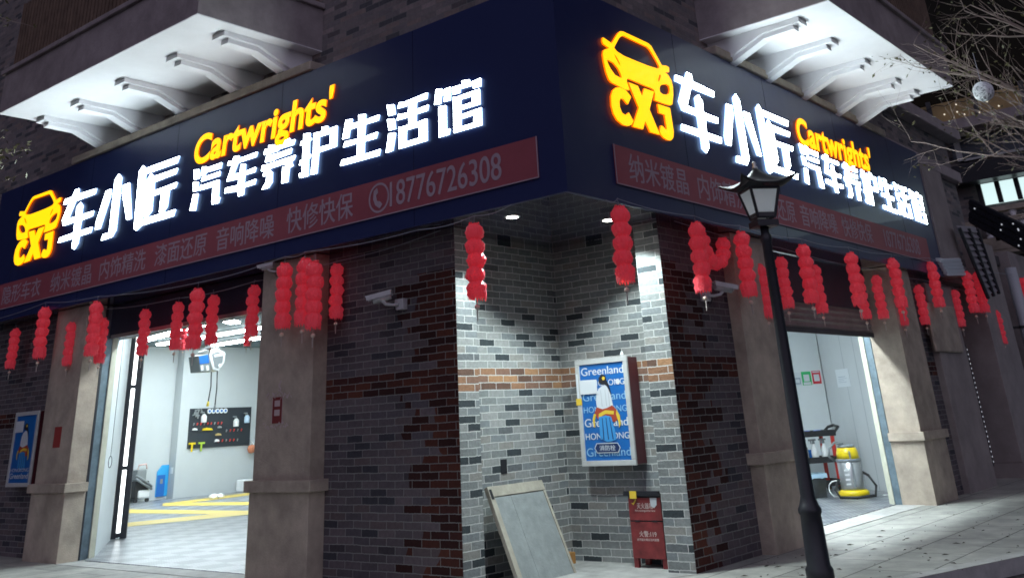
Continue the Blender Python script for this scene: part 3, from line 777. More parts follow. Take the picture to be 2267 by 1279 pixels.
# ---------------------------------------------------------------- red lantern strings
def lantern_mat():
    m = bpy.data.materials.new('red_cloth_added_glow'); m.use_nodes = True
    N = NT(m)
    N.b.inputs['Base Color'].default_value = (0.95, 0.10, 0.13, 1); N.b.inputs['Roughness'].default_value = 0.32
    N.b.inputs['Sheen Weight'].default_value = 0.45; N.b.inputs['Sheen Roughness'].default_value = 0.35; N.b.inputs['Sheen Tint'].default_value = (1, 0.55, 0.62, 1)
    N.b.inputs['Emission Color'].default_value = (1.0, 0.085, 0.15, 1); N.b.inputs['Emission Strength'].default_value = 0.12  # glow added to the unlit cloth to make up for missing light
    tr = N.n('ShaderNodeBsdfTranslucent'); tr.inputs[0].default_value = (0.95, 0.07, 0.06, 1)
    ms = N.n('ShaderNodeMixShader'); ms.inputs[0].default_value = 0.36
    N.l(N.b.outputs[0], ms.inputs[1]); N.l(tr.outputs[0], ms.inputs[2])
    N.l(ms.outputs[0], N.t.nodes['Material Output'].inputs[0])
    tc = N.n('ShaderNodeTexCoord'); nz = N.n('ShaderNodeTexNoise'); nz.inputs['Scale'].default_value = 55; nz.inputs['Detail'].default_value = 4
    N.l(tc.outputs['Object'], nz.inputs['Vector'])
    bp = N.n('ShaderNodeBump'); bp.inputs['Strength'].default_value = 1.0; bp.inputs['Distance'].default_value = 0.02
    N.l(nz.outputs[0], bp.inputs['Height']); N.l(bp.outputs[0], N.b.inputs['Normal']); N.l(bp.outputs[0], tr.inputs['Normal'])
    return m
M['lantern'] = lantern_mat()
M['thread'] = mat('pale_thread', (0.45, 0.40, 0.36), 0.7)
M['bead'] = mat('pale_bead', (0.75, 0.62, 0.50), 0.35)
M['wire'] = mat('grey_wire', (0.30, 0.31, 0.36), 0.5)
def ball_bm(c, seed, last=False, Rr=0.093, H=0.184):
    """squashed, ribbed, slightly crumpled cloth ball; the lowest one ends in a frill"""
    s = MB(); rnd = random.Random(seed); n = 36
    prof = []
    for k in range(11):
        a = math.pi * k / 10
        prof.append((max(0.03, Rr * math.sin(a) ** 0.95), H * 0.5 * math.cos(a)))
    if last: prof = prof[:7] + [(0.092, -0.055), (0.086, -0.095)]
    c = Vector(c); rings = []
    ph = rnd.random() * 6
    for j, (r, z) in enumerate(prof):
        ring = []
        for k in range(n):
            a = 2 * math.pi * k / n
            q = r * (1 + 0.10 * math.cos(9 * a + ph) * math.sin(math.pi * min(1.0, j / 8)) + rnd.uniform(-0.10, 0.10))
            zz = z + rnd.uniform(-0.009, 0.009)
            if last and j == len(prof) - 1: zz += 0.018 * (1 if k % 2 else -1) + rnd.uniform(-0.012, 0.012)
            ring.append(s.bm.verts.new(c + Vector((q * math.cos(a), q * math.sin(a), zz))))
        rings.append(ring)
    for A, B in zip(rings, rings[1:]):
        for k in range(n):
            f = s.bm.faces.new((A[k], A[(k + 1) % n], B[(k + 1) % n], B[k])); f.smooth = True
    for q_ in range(26):
        a = rnd.uniform(0, 6.28); b = rnd.uniform(0.7, 2.3); d = Vector((math.sin(b) * math.cos(a), math.sin(b) * math.sin(a), math.cos(b)))
        if last and d.z < -0.3: continue
        p_ = c + Vector((d.x * Rr * 0.97, d.y * Rr * 0.97, d.z * H * 0.47)); e1 = d.orthogonal().normalized(); e1 = Matrix.Rotation(rnd.uniform(0, 6.28), 3, d) @ e1; e2 = d.cross(e1)
        w_ = rnd.uniform(0.012, 0.022); s.face([p_ - e1 * w_, p_ + e2 * w_ * 0.8 + d * rnd.uniform(0.006, 0.016), p_ + e1 * w_, p_ - e2 * w_ * 0.5 + d * 0.002])
    # puckered petals on top
    for k in range(9):
        a = 2 * math.pi * k / 9 + ph
        d = Vector((math.cos(a), math.sin(a), 0)); e = Vector((-d.y, d.x, 0))
        s.face([c + d * 0.02 + Vector((0, 0, H * 0.47)), c + d * 0.045 - e * 0.02 + Vector((0, 0, H * 0.50 + rnd.uniform(0, 0.02))), c + d * 0.062 + Vector((0, 0, H * 0.46)), c + d * 0.045 + e * 0.02 + Vector((0, 0, H * 0.50 + rnd.uniform(0, 0.02)))])
    return s
LG = 'red lantern strings hung along the shop front'
def make_string(seed):
    t = empty('lantern_string', (0, 0, 0), 'red lantern string', 'lantern string', LG)
    rnd = random.Random(seed)
    for k in range(5):
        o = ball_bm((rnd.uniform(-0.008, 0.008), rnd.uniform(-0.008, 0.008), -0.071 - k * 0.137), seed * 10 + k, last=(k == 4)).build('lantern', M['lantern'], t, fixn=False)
    s = MB(); s.tube([(0, 0, 0.0), (0, 0, 0.07)], 0.0025, 5); s.tube([(0, 0, 0.07), (0.012, 0, 0.085), (0.018, 0, 0.10), (0.0, 0, 0.108)], 0.003, 5); s.build('hook', M['wire'], t)
    s = MB(); s.tube([(0, 0, -0.66), (0.004, 0, -0.76), (0.0, 0, -0.80)], 0.0028, 5)
    s.tube([(0, 0, -0.80), (0.006, 0.002, -0.86), (0.004, 0, -0.92)], [0.011, 0.008, 0.006], 6)
    ta = s.build('tassel', M['thread'], t)
    s = MB(); s.lathe((0, 0, -0.79), [(0.003, -0.025), (0.022, -0.015), (0.027, 0), (0.022, 0.015), (0.003, 0.025)], 12); s.build('bead', M['bead'], ta)
    return t
protos = []
def copy_tree(o, parent=None):
    c = o.copy(); COL.objects.link(c)
    if parent is not None: c.parent = parent
    for ch in [q for q in o.children]: copy_tree(ch, c)
    return c
PROTO = [make_string(k + 1) for k in range(4)]
used = [False] * 4
cnt = 0
def lantern(p, label, scale=1.0, tilt=(0, 0)):
    global cnt
    k = cnt % 4; cnt += 1
    o = PROTO[k] if not used[k] else copy_tree(PROTO[k])
    if used[k]:
        pass
    used[k] = True
    o.location = p
    o.rotation_euler = (tilt[0], tilt[1], random.uniform(0, 6.28))
    o.scale = (scale, scale, scale)
    o['label'] = label
    return o
LF = FX - 0.055; RF = FY - 0.055
FRONT_L = [((100, 684), 'leftmost bright red lantern string, left of the far left pillar'),
           ((215, 672), 'red lantern string in the front row before the lit side of the far left pillar'),
           ((438, 643), 'red lantern string in the front row before the middle of the left open bay'),
           ((630, 587), 'red lantern string before the left edge of the big cream pillar by the left bay'),
           ((675, 577), 'left and higher of two red lantern strings touching each other before the big left pillar'),
           ((698, 584), 'right and lower of two red lantern strings touching each other before the big left pillar'),
           ((1050, 500), 'red lantern string before the pale brick strip left of the corner notch')]
for (px, py), lb in FRONT_L: lantern(on_x(px, py, LF), lb)
BACK_L = [((35, 730), 'dim red lantern string at the left frame edge, before the dark brick'),
          ((160, 717), 'dim red lantern string before the front of the far left pillar'),
          ((230, 708), 'red lantern string half hidden behind another at the far left pillar'),
          ((323, 688), 'red lantern string of the back row beside the black light post'),
          ((395, 672), 'smaller red lantern string left of the middle of the left bay'),
          ((473, 657), 'red lantern string half hidden behind the middle string of the left bay'),
          ((562, 635), 'dark red lantern string against ceiling lights, left of the big pillar'),
          ((746, 588), 'dim red lantern string before the dark brick just right of the big left pillar')]
for (px, py), lb in BACK_L: lantern(on_x(px, py, 7.60 if px > 300 else 7.47), lb, 0.83)
FRONT_R = [((1370, 462), 'red lantern string before the right recessed spotlight of the corner notch'),
           ((1540, 498), 'red lantern string beside the heart-shaped garland'),
           ((1640, 518), 'red lantern string before the near right pillar, left of the lamp post'),
           ((1777, 546), 'red lantern string in front of the shutter, just right of the lamp post'),
           ((1882, 563), 'red lantern string in front of the right end of the shutter'),
           ((1975, 576), 'red lantern string before the front of the far right pillar'),
           ((2060, 584), 'red lantern string under the right end of the red banner'),
           ((2138, 604), 'left one of two red lantern strings touching each other before the louvre at right'),
           ((2161, 606), 'right one of two red lantern strings touching each other before the louvre at right'),
           ((2264, 618), 'red lantern string cut by the right frame edge')]
for (px, py), lb in FRONT_R: lantern(on_y(px, py, RF), lb, 1.0, (0, 0))
BACK_R = [((1682, 590), 'red lantern string partly hidden behind the lamp post at its left'),
          ((1727, 573), 'red lantern string of the back row at the left top of the shutter'),
          ((1803, 590), 'dim red lantern string half behind the one right of the lamp post'),
          ((1899, 610), 'red lantern string half hidden behind the one at the right end of the shutter'),
          ((1938, 613), 'dim red lantern string before the lit side of the far right pillar'),
          ((1984, 632), 'red lantern string half hidden behind the one before the far right pillar'),
          ((2032, 634), 'dim red lantern string right of the far right pillar, before dark brick'),
          ((2112, 645), 'dark red lantern string in shade left of the touching pair at right'),
          ((2205, 690), 'dark red lantern string in shade right of the touching pair at right')]
for (px, py), lb in BACK_R: lantern(on_y(px, py, 5.43 if 1930 < px < 2000 else 5.46), lb, 0.86)
lantern(on_y(409, 720, 14.0), 'small bright orange red lantern string inside the left bay, near the middle', 0.50)
lantern(on_y(549, 711, 12.0), 'small bright orange red lantern string inside the left bay, by the big pillar', 0.46)
# garland curled into a heart
t = empty('heart_garland', on_y(1580, 556, 5.47), 'red lantern garland curled up into a heart shape under the right sign', 'garland')
for k in range(7):
    a = math.pi + math.pi * k / 6
    c = on_y(1581, 556, 5.47) + Vector((0.25 * math.cos(a), 0, 0.24 * math.sin(a) + 0.10))
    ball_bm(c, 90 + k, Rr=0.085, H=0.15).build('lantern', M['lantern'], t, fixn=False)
# cords that carry the strings
def cord(pts, label, r=0.004):
    s = MB(); P = []
    for a, b in zip(pts, pts[1:]):
        for k in range(8): P.append(Vector(a).lerp(Vector(b), k / 8) - Vector((0, 0, 0.03 * math.sin(math.pi * k / 8))))
    P.append(Vector(pts[-1])); s.tube(P, r, 5)
    return tag(s.build('cord', M['wire']), label, 'cord', 'cords carrying the lantern strings')
hk = lambda p: p + Vector((0, 0, 0.10))
cord([Vector((LF, 18.0, 3.47))] + [hk(on_x(px, py, LF)) for (px, py), _ in FRONT_L[:5]] + [Vector((LF, 7.3, 3.37)), hk(on_x(1050, 500, LF)), Vector((LF, 6.0, 3.41))], 'thin cord under the front edge of the left sign')
cord([Vector((7.6, 14.6, 3.35)), Vector((7.6, 12.4, 3.26)), Vector((7.6, 10.6, 3.27)), Vector((7.6, 9.0, 3.30)), Vector((7.62, 7.3, 3.40))], 'thin cord near the wall under the left sign')
cord([Vector((7.9, RF, 3.41))] + [hk(on_y(px, py, RF)) for (px, py), _ in FRONT_R], 'thin cord under the front edge of the right sign')
cord([Vector((9.5, 5.46, 3.41)), Vector((12.2, 5.46, 3.36)), Vector((15.5, 5.46, 3.33)), Vector((17.8, 5.46, 3.33)), Vector((22.5, 5.46, 3.30))], 'thin cord near the wall under the right sign')

# ---------------------------------------------------------------- recessed spotlights
def spot(px, py, label, pw):
    p = on_z(px, py, ZS)
    t = empty('recessed_spotlight', p, label, 'spotlight', 'recessed spotlights in the notch soffit')
    s = MB(); s.lathe(p, [(0.062, -0.004), (0.085, -0.008), (0.09, -0.002), (0.09, 0.012)], 24); s.build('trim_ring', M['steel'], t)
    s = MB(); s.lathe(p, [(0.0001, -0.009), (0.06, -0.008), (0.06, 0.01)], 24); s.build('lens', emit('spot_lens', (1.0, 0.98, 0.88), 22), t)
    L = bpy.data.lights.new('spotlight_beam', 'SPOT'); L.energy = pw; L.spot_size = R(122); L.spot_blend = 0.35; L.shadow_soft_size = 0.05; L.color = (0.84, 0.98, 1.0)
    o = bpy.data.objects.new('spotlight_beam', L); COL.objects.link(o); o.parent = t; o.location = (0, 0, -0.02)
spot(1134, 480, 'left recessed spotlight in the soffit over the brick corner notch', 215)
spot(1347, 487, 'right recessed spotlight in the soffit over the brick corner notch, behind a lantern string', 215)

# ---------------------------------------------------------------- notch things
M['cab_red'] = mat('dark_red_paint', (0.09, 0.014, 0.022), 0.45, noise=0.2, nscale=6)
M['frame_white'] = mat('greyed_white_frame', (0.48, 0.49, 0.48), 0.5, noise=0.12, nscale=8)
M['poster_blue'] = mat('poster_blue', (0.012, 0.13, 0.42), 0.3, noise=0.08, nscale=3)
M['p_white'] = mat('print_white', (0.62, 0.66, 0.69), 0.35)
M['p_black'] = mat('print_black', (0.02, 0.02, 0.025), 0.4)
M['p_red'] = mat('print_red', (0.38, 0.06, 0.03), 0.4)
M['p_yel'] = mat('print_yellow', (0.72, 0.50, 0.05), 0.4)
M['p_sky'] = mat('print_light_blue', (0.05, 0.28, 0.62), 0.4)
M['lace_grey'] = mat('print_fold_grey', (0.45, 0.47, 0.50), 0.4)
M['p_navy'] = mat('print_navy', (0.012, 0.03, 0.10), 0.4)
def hydrant_cabinet(label, org, u, n, W, H, D, detail):
    """org = lower left corner of the front face; u to the right, n towards the viewer"""
    u, n = Vector(u), Vector(n); v = Vector((0, 0, 1)); org = Vector(org)
    t = empty('hydrant_cabinet', org + u * W / 2 - n * D, label, 'fire cabinet', 'fire hydrant cabinets on the shop walls')
    def bx(s, u0, u1, v0, v1, n0, n1):
        s.obox(org + u * ((u0 + u1) / 2) + v * ((v0 + v1) / 2) + n * ((n0 + n1) / 2), u * ((u1 - u0) / 2), v * ((v1 - v0) / 2), n * ((n1 - n0) / 2))
    s = MB(); bx(s, 0.01, W - 0.01, 0.01, H - 0.01, -D, -0.02); s.build('body', M['cab_red'], t)
    fw = 0.055
    s = MB(); bx(s, 0, W, 0, fw, -0.019, 0.012); bx(s, 0, W, H - fw, H, -0.019, 0.012); bx(s, 0, fw, fw + 0.001, H - fw - 0.001, -0.019, 0.012); bx(s, W - fw, W, fw + 0.001, H - fw - 0.001, -0.019, 0.012)
    door = s.build('door_frame', M['frame_white'], t, bevel=0.004)
    s = MB(); bx(s, fw, W - fw, fw, H - fw, -0.018, -0.004)
    pos = s.build('poster', M['poster_blue'], t)
    iw, ih = W - 2 * fw, H - 2 * fw
    k = [0]
    def at(a, b): 
        k[0] += 1
        return org + u * (fw + a * iw) + v * (fw + b * ih) + n * (-0.003 + 0.0006 * k[0])
    def txt(body, a0, a1, b, h, mt, off):
        place(bold_text(body, off * 0.4), 'lettering', [mt], pos, at((a0 + a1) / 2, b), u, v, box=((a1 - a0) * iw, h * ih))
    def shape(P, name, mt):
        place(curve_mesh([[(x * iw, y * ih) for x, y in Q] for Q in P]), name, [mt], pos, at(0, 0), u, v)
    if detail:
        dim = mat('print_mid_blue', (0.25, 0.48, 0.70), 0.35)
        txt('Greenland', 0.03, 0.99, 0.925, 0.085, M['p_white'], 0.03)
        txt('HONGKONG', 0.03, 0.99, 0.795, 0.062, M['p_white'], -0.005)
        txt('Greenland', 0.03, 0.99, 0.655, 0.085, dim, 0.0)
        txt('HONGKONG', 0.03, 0.99, 0.52, 0.065, dim, 0.0)
        txt('Greenland', 0.03, 0.99, 0.385, 0.085, M['p_white'], 0.03)
        txt('HONGKONG', 0.03, 0.99, 0.245, 0.065, M['p_white'], -0.005)
        txt('Greenland', 0.03, 0.99, 0.085, 0.085, dim, 0.0)
    # plain robed figure printed on the poster
    shape([[(0.42, 0.80), (0.43, 0.85), (0.50, 0.885), (0.58, 0.87), (0.61, 0.81), (0.66, 0.74), (0.685, 0.64), (0.65, 0.67), (0.61, 0.75), (0.55, 0.775), (0.49, 0.775)]], 'hair', M['p_black'])
    shape([[(0.50, 0.845), (0.53, 0.862), (0.57, 0.85), (0.56, 0.825), (0.52, 0.82)]], 'ornament', M['p_yel'])
    shape([[(0.34, 0.53), (0.33, 0.60), (0.35, 0.68), (0.41, 0.735), (0.50, 0.765), (0.58, 0.765), (0.63, 0.72), (0.67, 0.66), (0.70, 0.55), (0.55, 0.51)]], 'robe', M['p_white'])
    shape([[(0.28, 0.49), (0.33, 0.545), (0.46, 0.52), (0.56, 0.53), (0.68, 0.555), (0.78, 0.50), (0.80, 0.42), (0.70, 0.38), (0.60, 0.41), (0.46, 0.43), (0.34, 0.42)]], 'sleeve', M['p_red'])
    shape([[(0.36, 0.435), (0.52, 0.47), (0.70, 0.46), (0.71, 0.495), (0.52, 0.51), (0.37, 0.475)]], 'sash', M['p_yel'])
    shape([[(0.26, 0.48), (0.22, 0.42), (0.24, 0.34), (0.27, 0.34), (0.27, 0.41), (0.31, 0.47)]], 'ribbon', M['p_yel'])
    shape([[(0.77, 0.51), (0.83, 0.45), (0.84, 0.36), (0.79, 0.32), (0.79, 0.38), (0.75, 0.46)]], 'ribbon', M['p_yel'])
    shape([[(0.36, 0.44), (0.52, 0.455), (0.64, 0.44), (0.70, 0.30), (0.72, 0.21), (0.62, 0.19), (0.50, 0.185), (0.42, 0.21), (0.36, 0.22)]], 'skirt', M['p_sky'])
    for a in (0.45, 0.55, 0.62):
        shape([[(a, 0.72), (a + 0.01, 0.72), (a + 0.02, 0.55), (a + 0.006, 0.55)]], 'fold', M['lace_grey'])
    for a in (0.44, 0.52, 0.60):
        shape([[(a, 0.43), (a + 0.012, 0.43), (a + 0.035 * (a - 0.4) * 8, 0.21), (a + 0.035 * (a - 0.4) * 8 - 0.02, 0.21)]], 'fold', M['p_navy'])
    if detail:
        shape([[(0.22, 0.125), (0.27, 0.175), (0.74, 0.175), (0.79, 0.125), (0.74, 0.075), (0.27, 0.075)]], 'plaque', M['p_white'])
        shape([[(0.235, 0.125), (0.28, 0.168), (0.73, 0.168), (0.775, 0.125), (0.73, 0.082), (0.28, 0.082)]], 'plaque', M['p_navy'])
        txt('消防栓', 0.33, 0.68, 0.125, 0.055, M['p_white'], 0.015)
        s = MB(); s.obox(org + u * (0.19 * W) + u * 0.03 + v * (0.735 * H) + n * 0.010, u * 0.125, v * 0.075, n * 0.0015); s.build('paper_note', M['p_white'], t)
        s = MB(); s.obox(org + u * 0.028 + v * (0.60 * H) + n * 0.015, u * 0.04, v * 0.035, n * 0.002); s.build('yellow_sticker', M['p_yel'], t)
        s = MB(); s.obox(org + u * 0.02 + v * (0.75 * H) + n * 0.014, u * 0.012, v * 0.13, n * 0.0015); s.build('tape', M['p_white'], t)
        s = MB(); s.lathe(org + u * (W - 0.1) + v * (H + 0.0) + n * (-0.06), [(0.02, 0), (0.022, 0.03), (0.012, 0.04), (0.012, 0.055)], 10); s.build('seal', M['white'], t)
        s = MB(); s.lathe(org + u * (0.80 * W) + v * (0.765 * H) + n * 0.002, [(0.001, 0.0), (0.001, 0.001)], 6); s.bm.clear()
        c = org + u * (0.795 * W) + v * (0.765 * H) + n * 0.004
        s.face([c + u * (0.03 * math.cos(q)) + v * (0.03 * math.sin(q)) for q in [2 * math.pi * i / 14 for i in range(14)]]); s.build('peeled_spot', M['p_white'], t)
    else:
        s = MB(); s.obox(org + u * (0.25 * W) + v * (0.80 * H) + n * 0.010, u * 0.13, v * 0.08, n * 0.0015); s.build('paper_note', M['p_white'], t)
        txt('Greenland', 0.05, 0.95, 0.10, 0.08, M['p_white'], 0.03)
        txt('HONGKONG', 0.05, 0.95, 0.185, 0.05, M['p_white'], 0.0)
    return t
c0 = on_x(1290, 1032, XN - 0.22); c1 = on_x(1390, 790, XN - 0.22)
hydrant_cabinet('fire cabinet with a blue robed-figure poster inside the brick corner notch', (XN - 0.22, 7.06, 0.953), (0, -1, 0), (-1, 0, 0), 0.725, 1.107, 0.22, True)
hydrant_cabinet('dim fire cabinet with a poster at far left beside the far pillar', (XL - 0.2, 16.55, 0.95), (0, -1, 0), (-1, 0, 0), 0.765, 1.045, 0.2, False)

# red extinguisher box on the notch floor
t = empty('extinguisher_box', (9.66, 6.27, 0), 'worn red fire extinguisher box standing on the notch floor', 'extinguisher box')
M['box_red'] = mat('worn_red_paint', (0.21, 0.028, 0.03), 0.5, noise=0.4, nscale=7, bump=0.15, bscale=40)
bx0, bx1, by0, by1, bz = 9.53, 9.795, 6.045, 6.452, 0.668
s = MB(); s.box(bx0 + 0.012, bx1, by0, by1, 0.10, bz); s.build('body', M['black'], t)
for fx0, fx1 in ((bx0 + 0.012, bx0 + 0.05), (bx1 - 0.04, bx1)):
    for fy0, fy1 in ((by0, by0 + 0.055), (by1 - 0.055, by1)):
        s = MB(); s.box(fx0, fx1, fy0, fy1, 0.004, 0.0985); s.build('foot', M['box_red'], t)
s = MB(); s.box(bx0, bx0 + 0.0115, by0 + 0.004, by1 - 0.004, 0.09, 0.425); lo = s.build('front_panel', M['box_red'], t, bevel=0.003)
s = MB(); s.box(bx0 - 0.002, bx0 + 0.0115, by0 + 0.004, by1 - 0.004, 0.437, bz - 0.02); up = s.build('hinged_flap', M['box_red'], t, bevel=0.003)
s = MB(); s.box(bx0 - 0.006, bx0 + 0.011, by0 + 0.0, by0 + 0.028, 0.44, bz - 0.018); s.build('side_rail', M['box_red'], t)
s = MB(); s.box(bx0 - 0.03, bx1, by0 - 0.015, by1 + 0.035, bz + 0.001, bz + 0.022); s.box(bx0 - 0.032, bx0 - 0.01, by0 + 0.0, by1 + 0.03, bz + 0.0225, bz + 0.045); s.build('lid', M['black'], t)
for yy in (by0 + 0.09, by1 - 0.10):
    s = MB(); s.box(bx0 - 0.008, bx0 - 0.001, yy - 0.03, yy + 0.03, 0.424, 0.44); s.build('hinge', M['black'], t)
pr = mat('faded_pink_print', (0.62, 0.52, 0.48), 0.6)
for body, y0, y1, z0, h in (('灭火器箱', 6.345, 6.145, 0.573, 0.055), ('Fire extinguisher box', 6.37, 6.12, 0.527, 0.022)):
    place(bold_text(body), 'lettering', [pr], up, (bx0 - 0.0035, (y0 + y1) / 2, z0), (0, -1, 0), (0, 0, 1), box=(y0 - y1, h))
for body, y0, y1, z0, h in (('火警:119', 6.345, 6.135, 0.315, 0.055), ('对可疑火情应及时报警', 6.38, 6.11, 0.262, 0.024)):
    place(bold_text(body), 'lettering', [pr], lo, (bx0 - 0.0015, (y0 + y1) / 2, z0), (0, -1, 0), (0, 0, 1), box=(y0 - y1, h))
s = MB(); s.face([(bx0 - 0.004, 6.175, bz - 0.02), (bx0 - 0.004, 6.09, bz - 0.02), (bx0 - 0.004, 6.095, bz - 0.085), (bx0 - 0.004, 6.13, bz - 0.115), (bx0 - 0.004, 6.17, bz - 0.095)]); s.build('torn_label', M['p_white'], up)
s = MB(); s.obox((bx0 - 0.034, 6.36, bz + 0.01), (0.002, 0, 0), (0, 0.042, 0), (0, 0, 0.035)); s.build('yellow_tape', M['p_yel'], t)
s = MB(); s.face([(bx0 - 0.004, 6.41, 0.60), (bx0 - 0.004, 6.385, 0.58), (bx0 - 0.004, 6.345, 0.625), (bx0 - 0.004, 6.355, 0.635), (bx0 - 0.004, 6.386, 0.60)]); s.build('yellow_tape', M['p_yel'], up)

# old cabinet door leaning on the notch wall
t = empty('leaning_board', (8.65, 7.1, 0), 'pale framed wooden board leaning on the left brick wall of the notch', 'board')
M['board'] = mat('weathered_board', (0.25, 0.275, 0.27), 0.7, noise=0.22, nscale=9, bump=0.2, bscale=60)
M['batten'] = mat('pale_wood', (0.36, 0.335, 0.27), 0.7, noise=0.25, nscale=10)
TL, TR, BL, BR = Vector((8.19, 7.27, 0.857)), Vector((9.10, 7.27, 0.857)), Vector((8.17, 6.86, 0.0)), Vector((9.13, 6.90, 0.01))
uu = (TR - TL).normalized(); vv = (TL - BL).normalized(); nn = uu.cross(vv).normalized()
Wb, Hb = (TR - TL).length, (TL - BL).length
def bb(s, a0, a1, b0, b1, n0, n1):
    s.obox(BL + uu * ((a0 + a1) / 2) + vv * ((b0 + b1) / 2) + nn * ((n0 + n1) / 2), uu * ((a1 - a0) / 2), vv * ((b1 - b0) / 2), nn * ((n1 - n0) / 2))
s = MB(); bb(s, 0.075, Wb * 0.355, 0.0, Hb - 0.11, -0.03, -0.005); bb(s, Wb * 0.36, Wb - 0.04, 0, Hb - 0.11, -0.03, -0.006); s.build('panel', M['board'], t)
s = MB(); bb(s, 0, Wb, Hb - 0.105, Hb, -0.045, 0.004); bb(s, 0.0, 0.07, 0, Hb - 0.107, -0.045, 0.002); bb(s, Wb - 0.035, Wb, 0, Hb - 0.107, -0.045, 0.002); s.build('batten', M['batten'], t, bevel=0.004)
s = MB(); bb(s, 0.012, 0.05, Hb - 0.13, Hb - 0.03, 0.004, 0.006); s.build('split', M['shadow_gap'], t)
tag_b = MB(); tag_b.box(9.52, 9.62, 7.27, 7.40, 0.004, 0.115)
tag(tag_b.build('wood_block', mat('orange_wood', (0.45, 0.22, 0.06), 0.6, noise=0.25, nscale=12), bevel=0.004), 'small orange wooden block on the notch floor behind the leaning board', 'wood block')
# capped cable stub and metal vent inside the notch
s = MB(); p = on_y(1115, 1032, YN); s.box(p.x - 0.05, p.x + 0.05, YN - 0.006, YN - 0.001, p.z - 0.07, p.z + 0.07)
t = s.build('wall_hole', M['shadow_gap'], bld)
t = empty('vent_box', (8.14, YN - 0.05, 2.7), 'narrow louvred metal vent high on the notch wall behind a lantern string', 'vent')
a = on_y(1075, 655, YN - 0.1); b = on_y(1082, 560, YN - 0.1)
s = MB(); s.box(8.03, 8.20, YN - 0.10, YN, a.z, 3.2); s.build('duct', M['jamb_blue'], t)
s = MB(); z = a.z + 0.05
while z < a.z + 0.6:
    s.box(8.035, 8.15, YN - 0.125, YN - 0.102, z, z + 0.02); z += 0.075
s.build('louvre', M['dark_grey'], t)

# CCTV cameras
def cctv(label, wall_p, wn, along, tip_dir, k=0.78):
    """bullet camera on an elbow arm; wall_p on the wall, wn out of the wall, k its scale"""
    wall_p, wn, along = Vector(wall_p), Vector(wn).normalized(), Vector(along).normalized(); Z = Vector((0, 0, 1))
    t = empty('security_camera', wall_p, label, 'security camera', 'white security cameras on the facade')
    def q(a, b, c): return wall_p + (wn * a + along * b + Z * c) * k
    s = MB(); s.obox(q(0.045, 0, 0), along * 0.085 * k, wn * 0.045 * k, Z * 0.075 * k); s.build('junction_box', M['white_cam'], t, bevel=0.006)
    hd = q(0.26, 0.17, 0.10)
    s = MB(); s.tube([q(0.09, 0, 0), q(0.15, 0.06, -0.005), q(0.22, 0.13, 0.01), hd - Z * 0.03 * k], [0.022 * k, 0.02 * k, 0.022 * k, 0.03 * k], 10); s.build('arm', M['white_cam'], t)
    d = Vector(tip_dir).normalized(); sd_ = d.cross(Z).normalized(); up_ = sd_.cross(d)
    def h(a, b, c): return hd + (d * a + sd_ * b + up_ * c) * k
    s = MB(); s.tube([h(-0.13, 0, 0), h(0.13, 0, 0)], 0.055 * k, 14); s.build('housing', M['white_cam'], t)
    s = MB(); s.obox(h(0.03, 0, 0.062), d * 0.19 * k, sd_ * 0.072 * k, up_ * 0.005)
    for e in (-1, 1): s.obox(h(0.03, 0.068 * e, 0.03), d * 0.18 * k, sd_ * 0.004, up_ * 0.028 * k)
    s.build('sunshield', M['white_cam'], t)
    s = MB(); s.tube([h(0.131, 0, 0), h(0.137, 0, 0)], 0.048 * k, 14); s.build('lens', M['black'], t)
    s = MB(); s.tube([q(0.06, 0.03, -0.075), q(0.07, 0.03, -0.13), q(0.09, 0.06, -0.10), q(0.12, 0.06, -0.02)], 0.008 * k, 6); s.build('cable', M['black'], t)
M['white_cam'] = mat('aged_white_plastic', (0.52, 0.52, 0.53), 0.45, noise=0.15, nscale=14)
cctv('white security camera on the dark brick left of the corner notch', on_x(893, 674, XL), (-1, 0, 0), (0, 1, 0), (-0.55, 0.75, -0.18))
cctv('white security camera on the dark brick beneath the heart-shaped garland', on_y(1556, 656, YR), (0, -1, 0), (1, 0, 0), (0.75, -0.55, -0.18))
cctv('white security camera tucked under the left sign beside the big pillar', Vector((7.508, 9.93, 3.30)), (-1, 0, 0), (0, 1, 0), (-0.5, 0.8, -0.15), 0.56)

# paper ornaments on the pillars
t = empty('paper_ornament', (7.505, 9.89, 1.54), 'red paper charm with white lace on the big left pillar', 'paper ornament')
M['paper_red'] = mat('dull_red_paper', (0.20, 0.03, 0.03), 0.7)
M['lace'] = mat('pinkish_lace', (0.50, 0.40, 0.40), 0.8)
s = MB(); s.box(7.5025, 7.506, 9.80, 9.98, 1.58, 1.86); s.build('sheet', M['paper_red'], t)
s = MB()
for zz in (1.66, 1.76): s.box(7.4995, 7.502, 9.84, 9.94, zz, zz + 0.065)
s.build('caption', M['lace'], t)
s = MB()
for zz, yc in ((1.555, 9.90), (1.875, 9.87)):
    for k in range(26):
        y = yc + (k / 25 - 0.5) * 0.44 + random.uniform(-0.008, 0.008); z = zz + random.uniform(-0.03, 0.03)
        s.obox((7.5035 - 0.0002 * k, y, z), (0.0008, 0, 0), (0, random.uniform(0.006, 0.014), random.uniform(-0.012, 0.012)), (0, random.uniform(-0.008, 0.008), random.uniform(0.006, 0.014)))
for k in range(10):
    s.obox((7.5035 - 0.0002 * k, 9.87 + random.uniform(-0.03, 0.03), 1.92 + k * 0.012), (0.0008, 0, 0), (0, 0.012, random.uniform(-0.01, 0.01)), (0, 0, 0.008))
s.box(7.5015, 7.5022, 9.792, 9.80, 1.58, 1.86); s.box(7.5015, 7.5022, 9.98, 9.988, 1.58, 1.86)
s.build('lace_trim', M['lace'], t)
s = MB(); s.box(7.5025, 7.506, 15.0, 15.21, 1.46, 1.74)
tag(s.build('paper_ornament', mat('red_paper', (0.30, 0.035, 0.03), 0.7)), 'plain red paper strip on the far left pillar', 'paper ornament')

